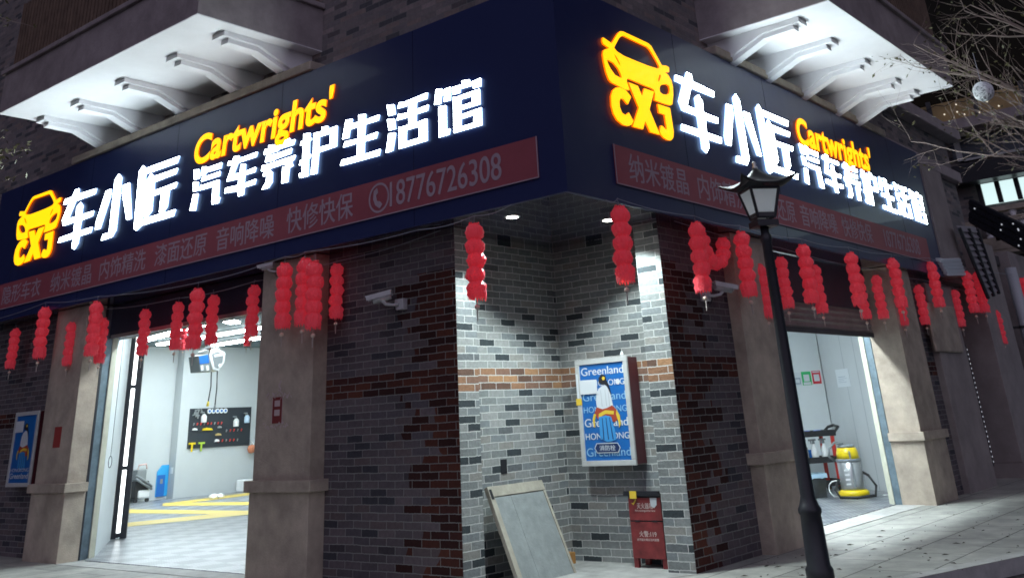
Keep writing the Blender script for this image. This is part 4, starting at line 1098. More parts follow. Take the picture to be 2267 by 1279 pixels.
# ---------------------------------------------------------------- lamp post in front of the right sign
lp = Vector((9.32, 4.31, 0))
t = empty('lamp_post', lp, 'black street lamp post with an upturned roof and four milky panes', 'lamp post')
s = MB(); s.lathe(lp, [(0.125, 0), (0.125, 0.10), (0.105, 0.13), (0.098, 0.44), (0.094, 0.53), (0.106, 0.55), (0.106, 0.58), (0.088, 0.61), (0.066, 0.68), (0.058, 1.9), (0.050, 2.98), (0.06, 3.0), (0.06, 3.05), (0.045, 3.07), (0.045, 3.14)], 20)
s.build('pole', M['black'], t)
# square lantern head, turned with the street
ex = Vector((math.cos(R(50)), math.sin(R(50)), 0)); ey = Vector((-ex.y, ex.x, 0)); Zv = Vector((0, 0, 1))
zb, zt, rb, rt = 3.23, 3.52, 0.092, 0.155
s = MB()
s.prism([lp + ex * a * 0.115 + ey * b * 0.115 + Zv * 3.14 for a, b in ((1, 1), (-1, 1), (-1, -1), (1, -1))], Zv * 0.06)
for a, b in ((1, 1), (-1, 1), (-1, -1), (1, -1)):
    s.tube([lp + (ex * a + ey * b) * rb + Zv * zb, lp + (ex * a + ey * b) * rt + Zv * zt], 0.016, 6)
for (a, b), (c, d) in (((1, 1), (-1, 1)), ((-1, 1), (-1, -1)), ((-1, -1), (1, -1)), ((1, -1), (1, 1))):
    s.tube([lp + (ex * a + ey * b) * rt + Zv * zt, lp + (ex * c + ey * d) * rt + Zv * zt], 0.016, 6)
    s.tube([lp + (ex * a + ey * b) * rb + Zv * zb, lp + (ex * c + ey * d) * rb + Zv * zb], 0.014, 6)
s.build('lantern_frame', M['black'], t)
gl = bpy.data.materials.new('milky_glass_glow'); gl.use_nodes = True
N = NT(gl); N.b.inputs['Base Color'].default_value = (0.82, 0.84, 0.84, 1); N.b.inputs['Roughness'].default_value = 0.3; N.b.inputs['Emission Color'].default_value = (0.85, 0.95, 1.0, 1); N.b.inputs['Emission Strength'].default_value = 0.28  # faint glow added to the panes, in place of sign light shining through
tr = N.n('ShaderNodeBsdfTranslucent'); tr.inputs[0].default_value = (0.9, 0.92, 0.95, 1); ms = N.n('ShaderNodeMixShader'); ms.inputs[0].default_value = 0.8
N.l(N.b.outputs[0], ms.inputs[1]); N.l(tr.outputs[0], ms.inputs[2]); N.l(ms.outputs[0], N.t.nodes['Material Output'].inputs[0])
for (a, b), (c, d) in (((1, 1), (-1, 1)), ((-1, 1), (-1, -1)), ((-1, -1), (1, -1)), ((1, -1), (1, 1))):
    s = MB()
    f0, f1 = rb * 0.97, rt * 0.97
    s.face([lp + (ex * a + ey * b) * f0 + Zv * zb, lp + (ex * c + ey * d) * f0 + Zv * zb, lp + (ex * c + ey * d) * f1 + Zv * zt, lp + (ex * a + ey * b) * f1 + Zv * zt])
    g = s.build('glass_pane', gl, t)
    s = MB()
    q0 = (lp + (ex * a + ey * b) * (f0 + 0.012) + Zv * (zb + 0.012)); q1 = (lp + (ex * c + ey * d) * (f0 + 0.012) + Zv * (zb + 0.012))
    m_ = (q0 + q1) / 2; q0 = m_.lerp(q0, 0.9); q1 = m_.lerp(q1, 0.9)
    s.face([q0, q1, q1 + Zv * 0.035, q0 + Zv * 0.035]); s.build('fret_band', M['dark_grey'], g)
# swept roof with upturned corners
s = MB(); nseg = 10; G = {}
for i in range(-nseg, nseg + 1):
    for j in range(-nseg, nseg + 1):
        a, b = i / nseg, j / nseg
        m_ = max(abs(a), abs(b)); mn = min(abs(a), abs(b))
        reach = 0.238 * m_ * (1 + 0.30 * (mn / m_ if m_ else 0) ** 3 * m_)
        h = 0.20 * (1 - m_) ** 1.7 + 0.075 * (mn / m_ if m_ else 0) ** 4 * m_ ** 3
        dirv = (ex * a + ey * b) / m_ if m_ else Vector((0, 0, 0))
        G[i, j] = s.bm.verts.new(lp + dirv * reach + Zv * (3.545 + h))
for i in range(-nseg, nseg):
    for j in range(-nseg, nseg):
        f = s.bm.faces.new((G[i, j], G[i + 1, j], G[i + 1, j + 1], G[i, j + 1])); f.smooth = True
o = s.build('lantern_roof', M['black'], t)
md = o.modifiers.new('thick', 'SOLIDIFY'); md.thickness = 0.02
s = MB(); s.lathe(lp + Zv * 3.74, [(0.03, 0), (0.028, 0.03), (0.016, 0.045), (0.022, 0.065), (0.012, 0.085), (0.001, 0.09)], 12); s.build('finial', M['steel'], o)

# ---------------------------------------------------------------- things inside the left bay
M['blue_m'] = mat('bright_blue_plastic', (0.03, 0.33, 0.66), 0.35)
M['blue_d'] = mat('deep_blue_plastic', (0.015, 0.13, 0.45), 0.35)
M['yellow'] = mat('yellow_plastic', (0.75, 0.55, 0.01), 0.35)
M['red_p'] = mat('red_plastic', (0.55, 0.03, 0.02), 0.4)
M['rubber'] = mat('black_rubber', (0.02, 0.02, 0.022), 0.6)
M['grey_p'] = mat('grey_plastic', (0.20, 0.22, 0.23), 0.45)
p = on_z(347, 1104, 0.012)
t = empty('blue_machine', p, 'bright blue wheeled machine against the back wall of the left bay', 'machine')
s = MB(); s.prism([p + Vector((-0.24, -0.28, 0.06)), p + Vector((0.24, -0.28, 0.06)), p + Vector((0.24, -0.28, 0.74)), p + Vector((0.14, -0.28, 0.86)), p + Vector((-0.10, -0.28, 0.86)), p + Vector((-0.24, -0.28, 0.70))], (0, 0.5, 0)); s.build('body', M['blue_m'], t, bevel=0.03)
s = MB(); s.box(p.x - 0.265, p.x - 0.243, p.y - 0.26, p.y + 0.20, 0.08, 0.62); s.box(p.x - 0.22, p.x + 0.02, p.y - 0.30, p.y - 0.283, 0.08, 0.62); s.build('front_panel', M['blue_d'], t, bevel=0.004)
s = MB(); s.tube([p + Vector((-0.15, -0.05, 0.84)), p + Vector((-0.12, -0.05, 0.91)), p + Vector((0.06, -0.05, 0.93)), p + Vector((0.12, -0.05, 0.86))], 0.018, 8); s.build('handle', M['blue_d'], t)
for sx in (-0.17, 0.17):
    s = MB(); s.tube([p + Vector((sx, -0.23, 0.035)), p + Vector((sx, -0.18, 0.035))], 0.035, 12); s.build('wheel', M['rubber'], t)
s = MB(); s.box(p.x - 0.13, p.x - 0.05, p.y - 0.305, p.y - 0.301, 0.40, 0.52); s.build('dial', M['grey_p'], t)
p = on_z(299, 1111, 0.012)
t = empty('cleaning_machine', p, 'black wheeled cleaning machine with white base beside the blue machine', 'machine')
s = MB(); s.box(p.x - 0.22, p.x + 0.20, p.y - 0.3, p.y + 0.1, 0.10, 0.52); s.build('tank', M['rubber'], t, bevel=0.03)
s = MB(); s.box(p.x - 0.12, p.x + 0.22, p.y - 0.34, p.y - 0.02, 0.10, 0.30); s.build('white_tank', M['white'], t, bevel=0.04)
s = MB(); s.box(p.x - 0.14, p.x + 0.14, p.y - 0.22, p.y + 0.05, 0.522, 0.80); s.build('motor_head', M['grey_p'], t, bevel=0.03)
s = MB(); s.tube([p + Vector((-0.13, -0.2, 0.80)), p + Vector((-0.11, -0.2, 0.90)), p + Vector((0.11, -0.2, 0.92)), p + Vector((0.14, -0.2, 0.80))], 0.022, 8); s.build('handle', mat('pinkish_plastic', (0.66, 0.45, 0.42), 0.4), t)
s = MB(); s.tube([p + Vector((-0.26, -0.36, 0.66)), p + Vector((0.0, -0.38, 0.52)), p + Vector((0.24, -0.36, 0.36))], 0.03, 8); s.build('hose', M['grey_p'], t)
s = MB(); s.tube([p + Vector((-0.26, -0.37, 0.58)), p + Vector((0.0, -0.39, 0.42)), p + Vector((0.24, -0.37, 0.30))], 0.03, 8); s.build('hose', M['grey_p'], t)
for sx in (-0.16, 0.18):
    s = MB(); s.tube([p + Vector((sx, -0.30, 0.045)), p + Vector((sx, -0.24, 0.045))], 0.05, 12); s.build('wheel', M['rubber'], t)
p = on_y(374, 1041, 26.72)
s = MB(); s.box(16.608, 16.619, 26.50, 26.62, p.z - 0.08, p.z + 0.08); s.box(16.605, 16.608, 26.53, 26.59, p.z - 0.04, p.z + 0.02)
tag(s.build('wall_socket', M['white'], bevel=0.003), 'white wall socket just above the blue machine', 'socket')
# tool board
a, b = on_y(415, 993, 26.36), on_y(557, 900, 26.36)
t = empty('pegboard', ((a.x + b.x) / 2, 26.4, a.z), 'black tool board covered with small cleaning tools on the back wall', 'tool board', 'black tool boards')
bw, bh_ = b.x - a.x, b.z - a.z
def board(t, x0, z0, w, h):
    s = MB(); s.box(x0, x0 + w, 26.36, 26.40, z0, z0 + h); s.build('panel', mat('dark_slate_panel', (0.02, 0.026, 0.034), 0.5), t, bevel=0.003)
board(t, a.x, a.z, bw, bh_)
def bp_(fx, fz): return Vector((a.x + fx * bw, 26.345, a.z + fz * bh_))
for k in range(5):
    s = MB(); c = bp_(0.29 + 0.065 * k, 0.92); s.tube([c, c + Vector((0, -0.03, 0))], 0.065, 14); g = s.build('polishing_pad', M['white'], t)
    s = MB(); s.tube([c + Vector((0, -0.031, 0)), c + Vector((0, -0.036, 0))], 0.035, 12); s.build('pad_centre', M['blue_d'], g)
s = MB()
for k in range(16):
    c = bp_(0.12, 0.90) + Vector((random.uniform(-0.12, 0.12), -0.02, random.uniform(-0.10, 0.08))); s.tube([c, c + Vector((random.uniform(-0.1, 0.1), -0.02, random.uniform(-0.1, 0.1)))], 0.02, 6)
s.build('brush_bundle', M['grey_p'], t)
def sprayer(fx, fz, mt, name):
    c = bp_(fx, fz); s = MB(); s.lathe(c + Vector((0, -0.05, -0.17)), [(0.075, 0), (0.08, 0.02), (0.08, 0.16), (0.05, 0.20), (0.03, 0.22)], 12); o = s.build(name, mt, t)
    s = MB(); s.tube([c + Vector((0, -0.05, 0.05)), c + Vector((0, -0.05, 0.10)), c + Vector((-0.12, -0.05, 0.10))], 0.018, 6); s.tube([c + Vector((-0.05, -0.05, 0.10)), c + Vector((-0.06, -0.05, 0.03))], 0.01, 6); s.build('trigger', M['grey_p'], o)
sprayer(0.73, 0.66, M['white'], 'spray_bottle'); sprayer(0.91, 0.74, mat('pale_blue_plastic', (0.45, 0.58, 0.72), 0.4), 'spray_bottle'); sprayer(0.20, 0.80, M['white'], 'spray_bottle')
rows = [(0.05, 0.60, 9, 0.055), (0.58, 0.40, 5, 0.062), (0.40, 0.15, 7, 0.062)]
for fx, fz, nn_, st in rows:
    for k in range(nn_):
        c = bp_(fx + st * k, fz); s = MB(); s.tube([c + Vector((0, -0.03, -0.03)), c + Vector((0.02, -0.03, 0.035))], [0.012, 0.022], 6); s.build('tool_clip', M['red_p'] if k % 3 else M['grey_p'], t)
for fx, fz, w_, h_, mt in ((0.28, 0.46, 0.34, 0.05, M['yellow']), (0.08, 0.47, 0.16, 0.045, M['white']), (0.47, 0.50, 0.13, 0.04, M['steel']), (0.46, 0.31, 0.19, 0.045, mat('brass_tan', (0.50, 0.36, 0.14), 0.5)), (0.44, 0.16, 0.16, 0.05, M['white'])):
    c = bp_(fx, fz); s = MB(); s.prism([c + Vector((-w_ / 2, 0, -h_ / 2)), c + Vector((w_ / 2, 0, -h_ / 2)), c + Vector((w_ * 0.35, 0, h_ / 2)), c + Vector((-w_ * 0.1, 0, h_ * 0.9)), c + Vector((-w_ * 0.45, 0, h_ / 2))], (0, -0.05, 0)); s.build('hand_tool', mt, t, bevel=0.004)
for fx, mt in ((0.055, M['yellow']), (0.20, mat('lime_plastic', (0.35, 0.50, 0.05), 0.4))):
    c = bp_(fx, 0.10); s = MB(); s.box(c.x - 0.10, c.x + 0.10, 26.30, 26.345, c.z, c.z + 0.05); s.box(c.x - 0.025, c.x + 0.025, 26.31, 26.34, c.z - 0.19, c.z - 0.0005); s.build('squeegee', mt, t, bevel=0.004)
a2 = on_y(566, 990, 26.36)
t = empty('pegboard', (a2.x + 0.5, 26.4, a2.z), 'second black tool board mostly hidden behind the big left pillar', 'tool board', 'black tool boards')
board(t, a2.x, a2.z + 0.05, 1.2, bh_ * 0.98)
for k, zz in enumerate((0.35, 0.62, 0.90)):
    s = MB(); s.lathe((a2.x + 0.08, 26.30, a2.z + zz), [(0.05, 0), (0.06, 0.02), (0.06, 0.13), (0.03, 0.17), (0.02, 0.2)], 12); s.build('spray_bottle', M['white'], t)
p = on_y(557, 993, 26.25)
t = empty('sponge_ball', p, 'round orange and pink sponge on the wall below the second tool board', 'sponge')
s = MB(); s.lathe(p, [(0.001, -0.12), (0.09, -0.10), (0.13, 0), (0.10, 0.09), (0.001, 0.12)], 16); s.build('sponge', mat('orange_sponge', (0.60, 0.22, 0.12), 0.8, noise=0.3, nscale=9), t)
s = MB(); s.tube([p + Vector((-0.05, 0, 0.10)), p + Vector((0, 0.05, 0.22)), p + Vector((0.05, 0, 0.11))], 0.02, 6); s.build('loop', M['white'], t)
# hose reel cabinet hanging from the ceiling
p = on_y(468, 797, 20.0)
k_ = 20.0 / 2094 * 1.05
t = empty('hose_reel', p, 'white and grey hose reel box hanging from the left bay ceiling with two hoses', 'hose reel')
w2 = 0.34
def hx(px, py, dy=0): 
    q = on_y(px, py, 20.0); return Vector((q.x, q.y + dy, q.z))
s = MB(); s.prism([hx(462, 775), hx(480, 770), hx(500, 781), hx(497, 802), hx(484, 822), hx(472, 818), hx(466, 800)], (0, 0.45, 0)); s.build('shell', M['white'], t, bevel=0.02)
s = MB(); s.prism([hx(469, 783, -0.012), hx(481, 778, -0.012), hx(494, 785, -0.012), hx(492, 801, -0.012), hx(482, 815, -0.012), hx(475, 812, -0.012)], (0, 0.011, 0)); g = s.build('face_plate', M['grey_p'], t)
s = MB(); s.prism([hx(473, 785, -0.02), hx(493, 782, -0.02), hx(493, 787, -0.02), hx(474, 790, -0.02)], (0, 0.007, 0)); s.build('caption', M['white'], g)
s = MB(); c = hx(486, 809, -0.02); s.tube([c, c + Vector((0, 0.007, 0))], 0.045, 14); s.build('badge', M['white'], g)
s = MB(); s.prism([hx(439, 787), hx(461, 782), hx(467, 822), hx(444, 823)], (0, 0.40, 0)); s.build('side_box', M['grey_p'], t, bevel=0.012)
s = MB(); s.prism([hx(440, 789, -0.01), hx(460, 785, -0.01), hx(463, 803, -0.01), hx(442, 806, -0.01)], (0, 0.009, 0)); s.build('window', M['blue_d'], t)
for x0 in (444, 456):
    s = MB(); s.prism([hx(x0, 809, -0.01), hx(x0 + 5, 808, -0.01), hx(x0 + 6, 819, -0.01), hx(x0 + 1, 820, -0.01)], (0, 0.009, 0)); s.build('slot', M['white'], t)
s = MB(); s.box(hx(470, 790).x - 0.03, hx(470, 790).x + 0.03, 20.15, 20.21, hx(470, 772).z, 3.97); s.build('hanger', M['steel'], t)
s = MB(); s.box(hx(456, 770).x, hx(492, 770).x, 20.05, 20.32, hx(470, 770).z, hx(470, 770).z + 0.03); s.build('bracket', M['steel'], t)
for (x0, y0, x1, y1) in ((468, 822, 461, 888), (481, 820, 476, 896)):
    s = MB(); s.tube([hx(x0, y0), hx(x0 - 1, (y0 + y1) / 2), hx(x1, y1)], 0.013, 6); h = s.build('hose', M['rubber'], t)
    q = hx(x1, y1); s = MB(); s.tube([q, q + Vector((-0.01, 0, -0.10))], [0.02, 0.03], 8); s.build('nozzle', M['yellow'] if x1 < 470 else M['grey_p'], h)
p = on_z(474, 1103, 0.012)
s = MB()
for k in range(7):
    c = p + Vector((random.uniform(-0.12, 0.12), random.uniform(-0.15, 0.15), 0.05)); s.lathe(c, [(0.001, -0.05), (0.11, -0.04), (0.10, 0.02), (0.04, 0.06), (0.001, 0.07)], 8, lobes=3, amp=0.25)
tag(s.build('cloth', M['white']), 'crumpled white cloth lying on the floor of the left bay', 'cloth')
p = on_z(537, 1088, 0.012)
t = empty('appliance', p, 'small white appliance on the floor beside the big left pillar', 'appliance')
s = MB(); s.box(p.x - 0.10, p.x + 0.35, p.y - 0.15, p.y + 0.2, 0.012, 0.33); s.build('case', M['white'], t, bevel=0.03)
s = MB(); s.box(p.x + 0.02, p.x + 0.11, p.y - 0.16, p.y - 0.151, 0.08, 0.20); s.build('display', M['grey_p'], t)
s = MB(); P = []
for k in range(30):
    a_ = k / 29; P.append(Vector((8.35, 15.05, 3.4 - 2.1 * a_)))
s.tube(P, 0.004, 5)
c = Vector((8.35, 15.05, 1.22)); s.tube([c + Vector((0, 0.05 * math.sin(q), 0.08 * math.cos(q))) for q in [2 * math.pi * i / 12 for i in range(13)]], 0.005, 5)
tag(s.build('pull_cord', M['black']), 'thin pull cord with a ring hanging at the left side of the left bay', 'cord')

# ---------------------------------------------------------------- things inside the right bay
p = on_z(1893, 1101, 0.012)
t = empty('wet_vacuum', p, 'yellow and steel wet vacuum cleaner in the right bay', 'vacuum cleaner')
t.scale = (0.85, 0.85, 0.85)
V = lambda x, y, z: p + Vector((x, y, z))
s = MB(); s.lathe(p, [(0.27, 0.02), (0.29, 0.05), (0.29, 0.11), (0.24, 0.145)], 28); s.build('base', M['yellow'], t)
s = MB(); s.lathe(p, [(0.215, 0.146), (0.225, 0.16), (0.225, 0.62), (0.215, 0.63)], 32); s.build('steel_drum', M['steel'], t)
s = MB(); s.lathe(p, [(0.235, 0.631), (0.24, 0.64), (0.24, 0.675), (0.235, 0.685)], 32); s.build('seal_ring', M['grey_p'], t)
s = MB(); s.lathe(p, [(0.215, 0.686), (0.205, 0.80), (0.185, 0.87), (0.17, 0.88)], 28); s.build('motor_head', M['yellow'], t)
s = MB(); s.lathe(p, [(0.168, 0.881), (0.165, 0.915), (0.14, 0.935), (0.001, 0.94)], 24); s.build('cap', M['grey_p'], t)
fw = Vector((-0.88, -0.47, 0)); sw = Vector((-fw.y, fw.x, 0))
for a_ in (0.25, 0.33, 0.41, 0.49):
    s = MB(); c = p + fw * 0.227 - sw * 0.09 + Vector((0, 0, a_)); s.obox(c, sw * 0.045, fw * 0.004, (0, 0, 0.014)); s.build('latch_mark', M['white'], t)
s = MB(); s.obox(p + fw * 0.231 + sw * 0.02 + Vector((0, 0, 0.70)), sw * 0.014, fw * 0.006, (0, 0, 0.12)); s.obox(p + fw * 0.231 + sw * 0.03 + Vector((0, 0, 0.40)), sw * 0.022, fw * 0.004, (0, 0, 0.20)); s.build('clip_strap', M['grey_p'], t)
s = MB(); s.tube([p + fw * 0.05 - sw * 0.05 + Vector((0, 0, 0.95)), p + fw * 0.1 - sw * 0.22 + Vector((0, 0, 0.98)), p + fw * 0.1 - sw * 0.34 + Vector((0, 0, 0.88)), p + fw * 0.1 - sw * 0.36 + Vector((0, 0, 0.74)), p + fw * 0.05 - sw * 0.27 + Vector((0, 0, 0.66))], 0.025, 8)
s.build('handle_hose', M['grey_p'], t)
s = MB(); s.tube([p + sw * 0.20 + Vector((0, 0, 0.45)), p + sw * 0.32 + fw * 0.05 + Vector((0, 0, 0.38)), p + sw * 0.42 + fw * 0.12 + Vector((0, 0, 0.20)), p + sw * 0.36 + fw * 0.28 + Vector((0, 0, 0.045)), p + fw * 0.40 + Vector((0, 0, 0.03)), p - sw * 0.30 + fw * 0.32 + Vector((0, 0, 0.04)), p - sw * 0.36 + fw * 0.2 + Vector((0, 0, 0.16)), p - sw * 0.25 + fw * 0.15 + Vector((0, 0, 0.34))], 0.026, 8)
s.build('suction_hose', M['rubber'], t)
s = MB()
P = [p - sw * 0.30 + fw * 0.05 + Vector((0.02 * math.cos(q * 3), 0, 0.17 + 0.14 * math.sin(q))) - sw * (0.17 * math.cos(q)) for q in [k * 0.35 for k in range(56)]]
s.tube(P, 0.011, 6); s.build('power_cord', M['white'], t)
s = MB(); c = p + sw * 0.45 + Vector((0, 0, 0.02))
s.tube([c, c + sw * 0.12 + Vector((0.05, 0.05, 0)), c + sw * 0.25 + Vector((0.02, -0.05, 0.03)), c + sw * 0.38 + Vector((0.1, 0.05, 0.0)), c + sw * 0.6 + Vector((0.12, 0.1, 0.09))], 0.011, 6)
s.tube([c + sw * 0.1, c + sw * 0.25 + Vector((0.1, 0.15, 0)), c + sw * 0.30], 0.011, 6)
tag(s.build('loose_cable', M['white']), 'white cable lying on the floor right of the yellow vacuum', 'cable')

p0 = on_z(1866, 1085, 0.012)
t = empty('tool_trolley', p0, 'black tool trolley with red posts standing behind the yellow vacuum', 'trolley')
KT = 0.92
ax = Vector((-0.80, 0.60, 0)); bx_ = Vector((0.60, 0.80, 0))     # along the trolley, across it
def T(i, j, z): return p0 + ax * i + bx_ * j + Vector((0, 0, z * KT))
for i in (0.03, 0.92):
    for j in (0.0, 0.40):
        s = MB(); s.obox(T(i, j, 0.30), ax * 0.03, bx_ * 0.025, (0, 0, 0.20)); s.obox(T(i, j, 0.76), ax * 0.03, bx_ * 0.025, (0, 0, 0.21)); s.build('post', M['red_p'], t, bevel=0.006)
        s = MB(); s.tube([T(i, j - 0.02, 0.045), T(i, j + 0.02, 0.045)], 0.045, 12); s.build('caster', M['rubber'], t)
for zz in (0.12, 0.53, 1.0):
    s = MB(); s.obox(T(0.475, 0.20, zz), ax * 0.50, bx_ * 0.24, (0, 0, 0.018)); s.obox(T(0.475, -0.04, zz + 0.03), ax * 0.50, bx_ * 0.008, (0, 0, 0.05)); s.obox(T(0.475, 0.44, zz + 0.03), ax * 0.50, bx_ * 0.008, (0, 0, 0.05)); s.obox(T(-0.03, 0.2, zz + 0.03), ax * 0.008, bx_ * 0.24, (0, 0, 0.05)); s.build('shelf', M['rubber'], t, bevel=0.004)
s = MB(); s.tube([T(-0.03, 0.0, 1.03), T(-0.14, 0.02, 1.13), T(-0.16, 0.2, 1.16), T(-0.14, 0.38, 1.13), T(-0.03, 0.40, 1.03)], 0.025, 8); s.build('push_handle', M['rubber'], t)
first = None
for k, i in enumerate((0.20, 0.40, 0.60)):
    c = T(i, 0.05, 0.556)
    b = empty('spray_bottle', c, ('white spray bottle nearest the red post on the trolley middle shelf', 'middle one of three white spray bottles on the trolley', 'white spray bottle on the trolley farthest from the red post')[k], 'spray bottle', 'spray bottles on the trolley')
    s = MB(); s.lathe(c, [(0.06, 0), (0.065, 0.01), (0.065, 0.15), (0.045, 0.21), (0.022, 0.25), (0.022, 0.27)], 14); s.build('bottle', M['white'], b)
    s = MB(); s.lathe(c + Vector((0, 0, 0.27)), [(0.026, 0), (0.026, 0.03), (0.02, 0.05)], 10); s.obox(c + Vector((0, 0, 0.335)) + ax * 0.02, ax * 0.07, bx_ * 0.014, (0, 0, 0.015)); s.obox(c + Vector((0, 0, 0.30)) + ax * 0.05, ax * 0.008, bx_ * 0.01, (0, 0, 0.03)); s.build('trigger_head', M['grey_p'], b)
s = MB(); s.obox(T(0.45, 0.25, 0.64), ax * 0.20, bx_ * 0.05, (0, 0, 0.09)); tag(s.build('storage_case', M['blue_d'], bevel=0.01), 'dark blue case behind the spray bottles on the trolley', 'case')
s = MB(); s.obox(T(0.74, 0.06, 0.62), ax * 0.07, bx_ * 0.07, (0, 0, 0.07)); tag(s.build('carton', mat('cardboard', (0.33, 0.22, 0.13), 0.8)), 'small brown carton on the trolley middle shelf', 'carton')
s = MB()
for k in range(10):
    c = T(0.15 + 0.07 * k, 0.15 + random.uniform(-0.1, 0.15), 1.035); s.lathe(c, [(0.001, -0.015), (0.08, -0.01), (0.07, 0.03), (0.03, 0.05), (0.001, 0.052)], 8, lobes=3, amp=0.3)
tag(s.build('rags', mat('blue_rag', (0.16, 0.22, 0.55), 0.8, noise=0.5, nscale=14)), 'blue cleaning rags heaped on the trolley top', 'rags')
p = on_z(1812, 1101, 0.012)
t = empty('waste_bin', p, 'dark bin with a pale blue liner beside the lamp post line of the right bay', 'bin')
e1 = Vector((0.80, -0.60, 0)); e2 = Vector((0.60, 0.80, 0))
lo_ = [p + e1 * i * 0.11 + e2 * j * 0.10 for i, j in ((-1, -1), (1, -1), (1, 1), (-1, 1))]
hi_ = [p + e1 * i * 0.14 + e2 * j * 0.13 + Vector((0, 0, 0.36)) for i, j in ((-1, -1), (1, -1), (1, 1), (-1, 1))]
s = MB(); s.face(lo_[::-1])
for k in range(4): s.face([lo_[k], lo_[(k + 1) % 4], hi_[(k + 1) % 4], hi_[k]])
o = s.build('body', mat('mottled_bin', (0.04, 0.045, 0.05), 0.4, noise=0.4, nscale=6), t); md = o.modifiers.new('t', 'SOLIDIFY'); md.thickness = 0.01
s = MB()
rim = []
for k in range(4):
    for q in range(6): rim.append(hi_[k].lerp(hi_[(k + 1) % 4], q / 6))
n_ = len(rim); A = [s.bm.verts.new(p + (r - p) * 1.0 + (r - p - Vector((0, 0, 0.36))) * 0.08 + Vector((0, 0, 0.01))) for r in rim]; B = [s.bm.verts.new(p + (r - p) + (r - p - Vector((0, 0, 0.36))) * 0.10 + Vector((0, 0, -0.07 + random.uniform(-0.03, 0.02)))) for r in rim]
for k in range(n_): s.bm.faces.new((A[k], A[(k + 1) % n_], B[(k + 1) % n_], B[k]))
s.build('liner', mat('pale_blue_film', (0.40, 0.58, 0.72), 0.35), t)
# notices
nW = Vector((-0.707, -0.707, 0)); pW = Vector((19.90, 8.46, 0)); uW = Vector((0.707, -0.707, 0))
def notice(px0, py0, px1, py1, pl, nl, ul, label, base, parts):
    c = on_plane((px0 + px1) / 2, (py0 + py1) / 2, pl, nl); nn_ = Vector(nl).normalized(); ul = Vector(ul).normalized()
    w_ = abs((on_plane(px1, (py0 + py1) / 2, pl, nl) - on_plane(px0, (py0 + py1) / 2, pl, nl)).dot(ul)); h_ = abs(on_plane((px0 + px1) / 2, py0, pl, nl).z - on_plane((px0 + px1) / 2, py1, pl, nl).z)
    t = empty('notice', c, label, 'notice', 'paper notices on the inner walls')
    s = MB(); s.obox(c + nn_ * 0.004, ul * w_ / 2, nn_ * 0.002, (0, 0, h_ / 2)); s.build('sheet', base, t)
    for k, (u0, u1, v0, v1, mt) in enumerate(parts):
        s = MB(); s.obox(c + nn_ * (0.0075 + 0.0006 * k) + ul * ((u0 + u1 - 1) / 2 * w_) + Vector((0, 0, (v0 + v1 - 1) / 2 * h_)), ul * ((u1 - u0) / 2 * w_), nn_ * 0.0008, (0, 0, (v1 - v0) / 2 * h_)); s.build('print', mt, t)
gp = mat('print_green', (0.03, 0.45, 0.14), 0.4); gy = mat('print_grey', (0.30, 0.36, 0.44), 0.5)
rd = mat('print_bright_red', (0.62, 0.03, 0.05), 0.4)
notice(1756, 824, 1774, 854, pW, nW, uW, 'leftmost of three small notices, white with a grey print', M['p_white'], [(0.12, 0.88, 0.12, 0.60, gy), (0.25, 0.75, 0.22, 0.5, M['p_white'])])
notice(1775, 822, 1796, 852, pW, nW, uW, 'middle one of three small notices, green framed', gp, [(0.2, 0.8, 0.28, 0.78, M['p_white']), (0.1, 0.9, 0.03, 0.22, M['p_white'])])
notice(1798, 820, 1817, 849, pW, nW, uW, 'rightmost of three small notices, red framed', rd, [(0.18, 0.82, 0.20, 0.72, M['p_white']), (0.1, 0.9, 0.86, 0.95, M['p_white'])])
nG = Vector((-0.701, 0.713, 0)); pG = Vector((18.20, 6.92, 0)); uG = Vector((-0.713, -0.701, 0))
notice(1852, 816, 1881, 856, pG, nG, uG, 'larger plain white paper sheet on the grey inner wall', M['p_white'], [(0.15, 0.7, 0.55, 0.58, gy), (0.15, 0.8, 0.45, 0.47, gy), (0.15, 0.6, 0.35, 0.37, gy), (0.15, 0.75, 0.25, 0.27, gy)])

# ---------------------------------------------------------------- wing of the same street front, beyond the right pillar
wing = empty('street_wing', (22, YR, 0), 'darker shop front continuing to the right with piers and a shaded doorway', 'building')
M['pier'] = mat('grey_brown_stucco', (0.30, 0.26, 0.25), 0.8, noise=0.25, nscale=2, bump=0.2, bscale=40)
x1 = on_y(2112, 960, 5.5).x; x2 = on_y(2180, 960, 5.5).x
s = MB(); s.box(18.0, 19.55, 5.50, 6.0, -0.1, 3.3); s.build('pier', M['pier'], wing, bevel=0.01)
s = MB(); s.box(21.3, 23.1, 5.45, 6.1, 0.25, 4.4); pr_ = s.build('pier', M['pier'], wing, bevel=0.01)
s = MB(); s.box(21.15, 23.25, 5.32, 6.2, -0.1, 0.249); s.build('pier_base', M['pier'], pr_)
s = MB(); s.box(24.3, 26.2, 5.45, 6.1, -0.1, 4.4); s.build('pier', M['pier'], wing, bevel=0.01)
s = MB(); s.box(19.55, 27.0, 6.4, 6.6, -0.1, 4.4); s.build('shadowed_door', M['shadow_gap'], wing)
s = MB(); s.box(19.45, 22.0, 5.61, 6.0, 3.45, 6.8); s.box(17.3, 19.45, 5.612, 6.0, 3.62, 6.8); s.build('upper_wall', M['brick_up2'], wing)
s = MB(); s.box(18.75, 19.9, 5.30, 5.605, 3.5, 5.5); s.build('pier', M['pier'], wing, bevel=0.01)
s = MB(); s.box(17.7, 19.2, 5.44, 5.499, 2.15, 2.95); s.build('lit_wall_patch', M['stucco'], wing, bevel=0.03)  # paler slab standing in for a patch of lit wall
t = empty('edge_lights', (19.56, 5.49, 0.35), 'dotted row of small lights down the edge of the shaded doorway', 'light string')
LED = emit('edge_led', (0.85, 0.9, 1.0), 0.3)
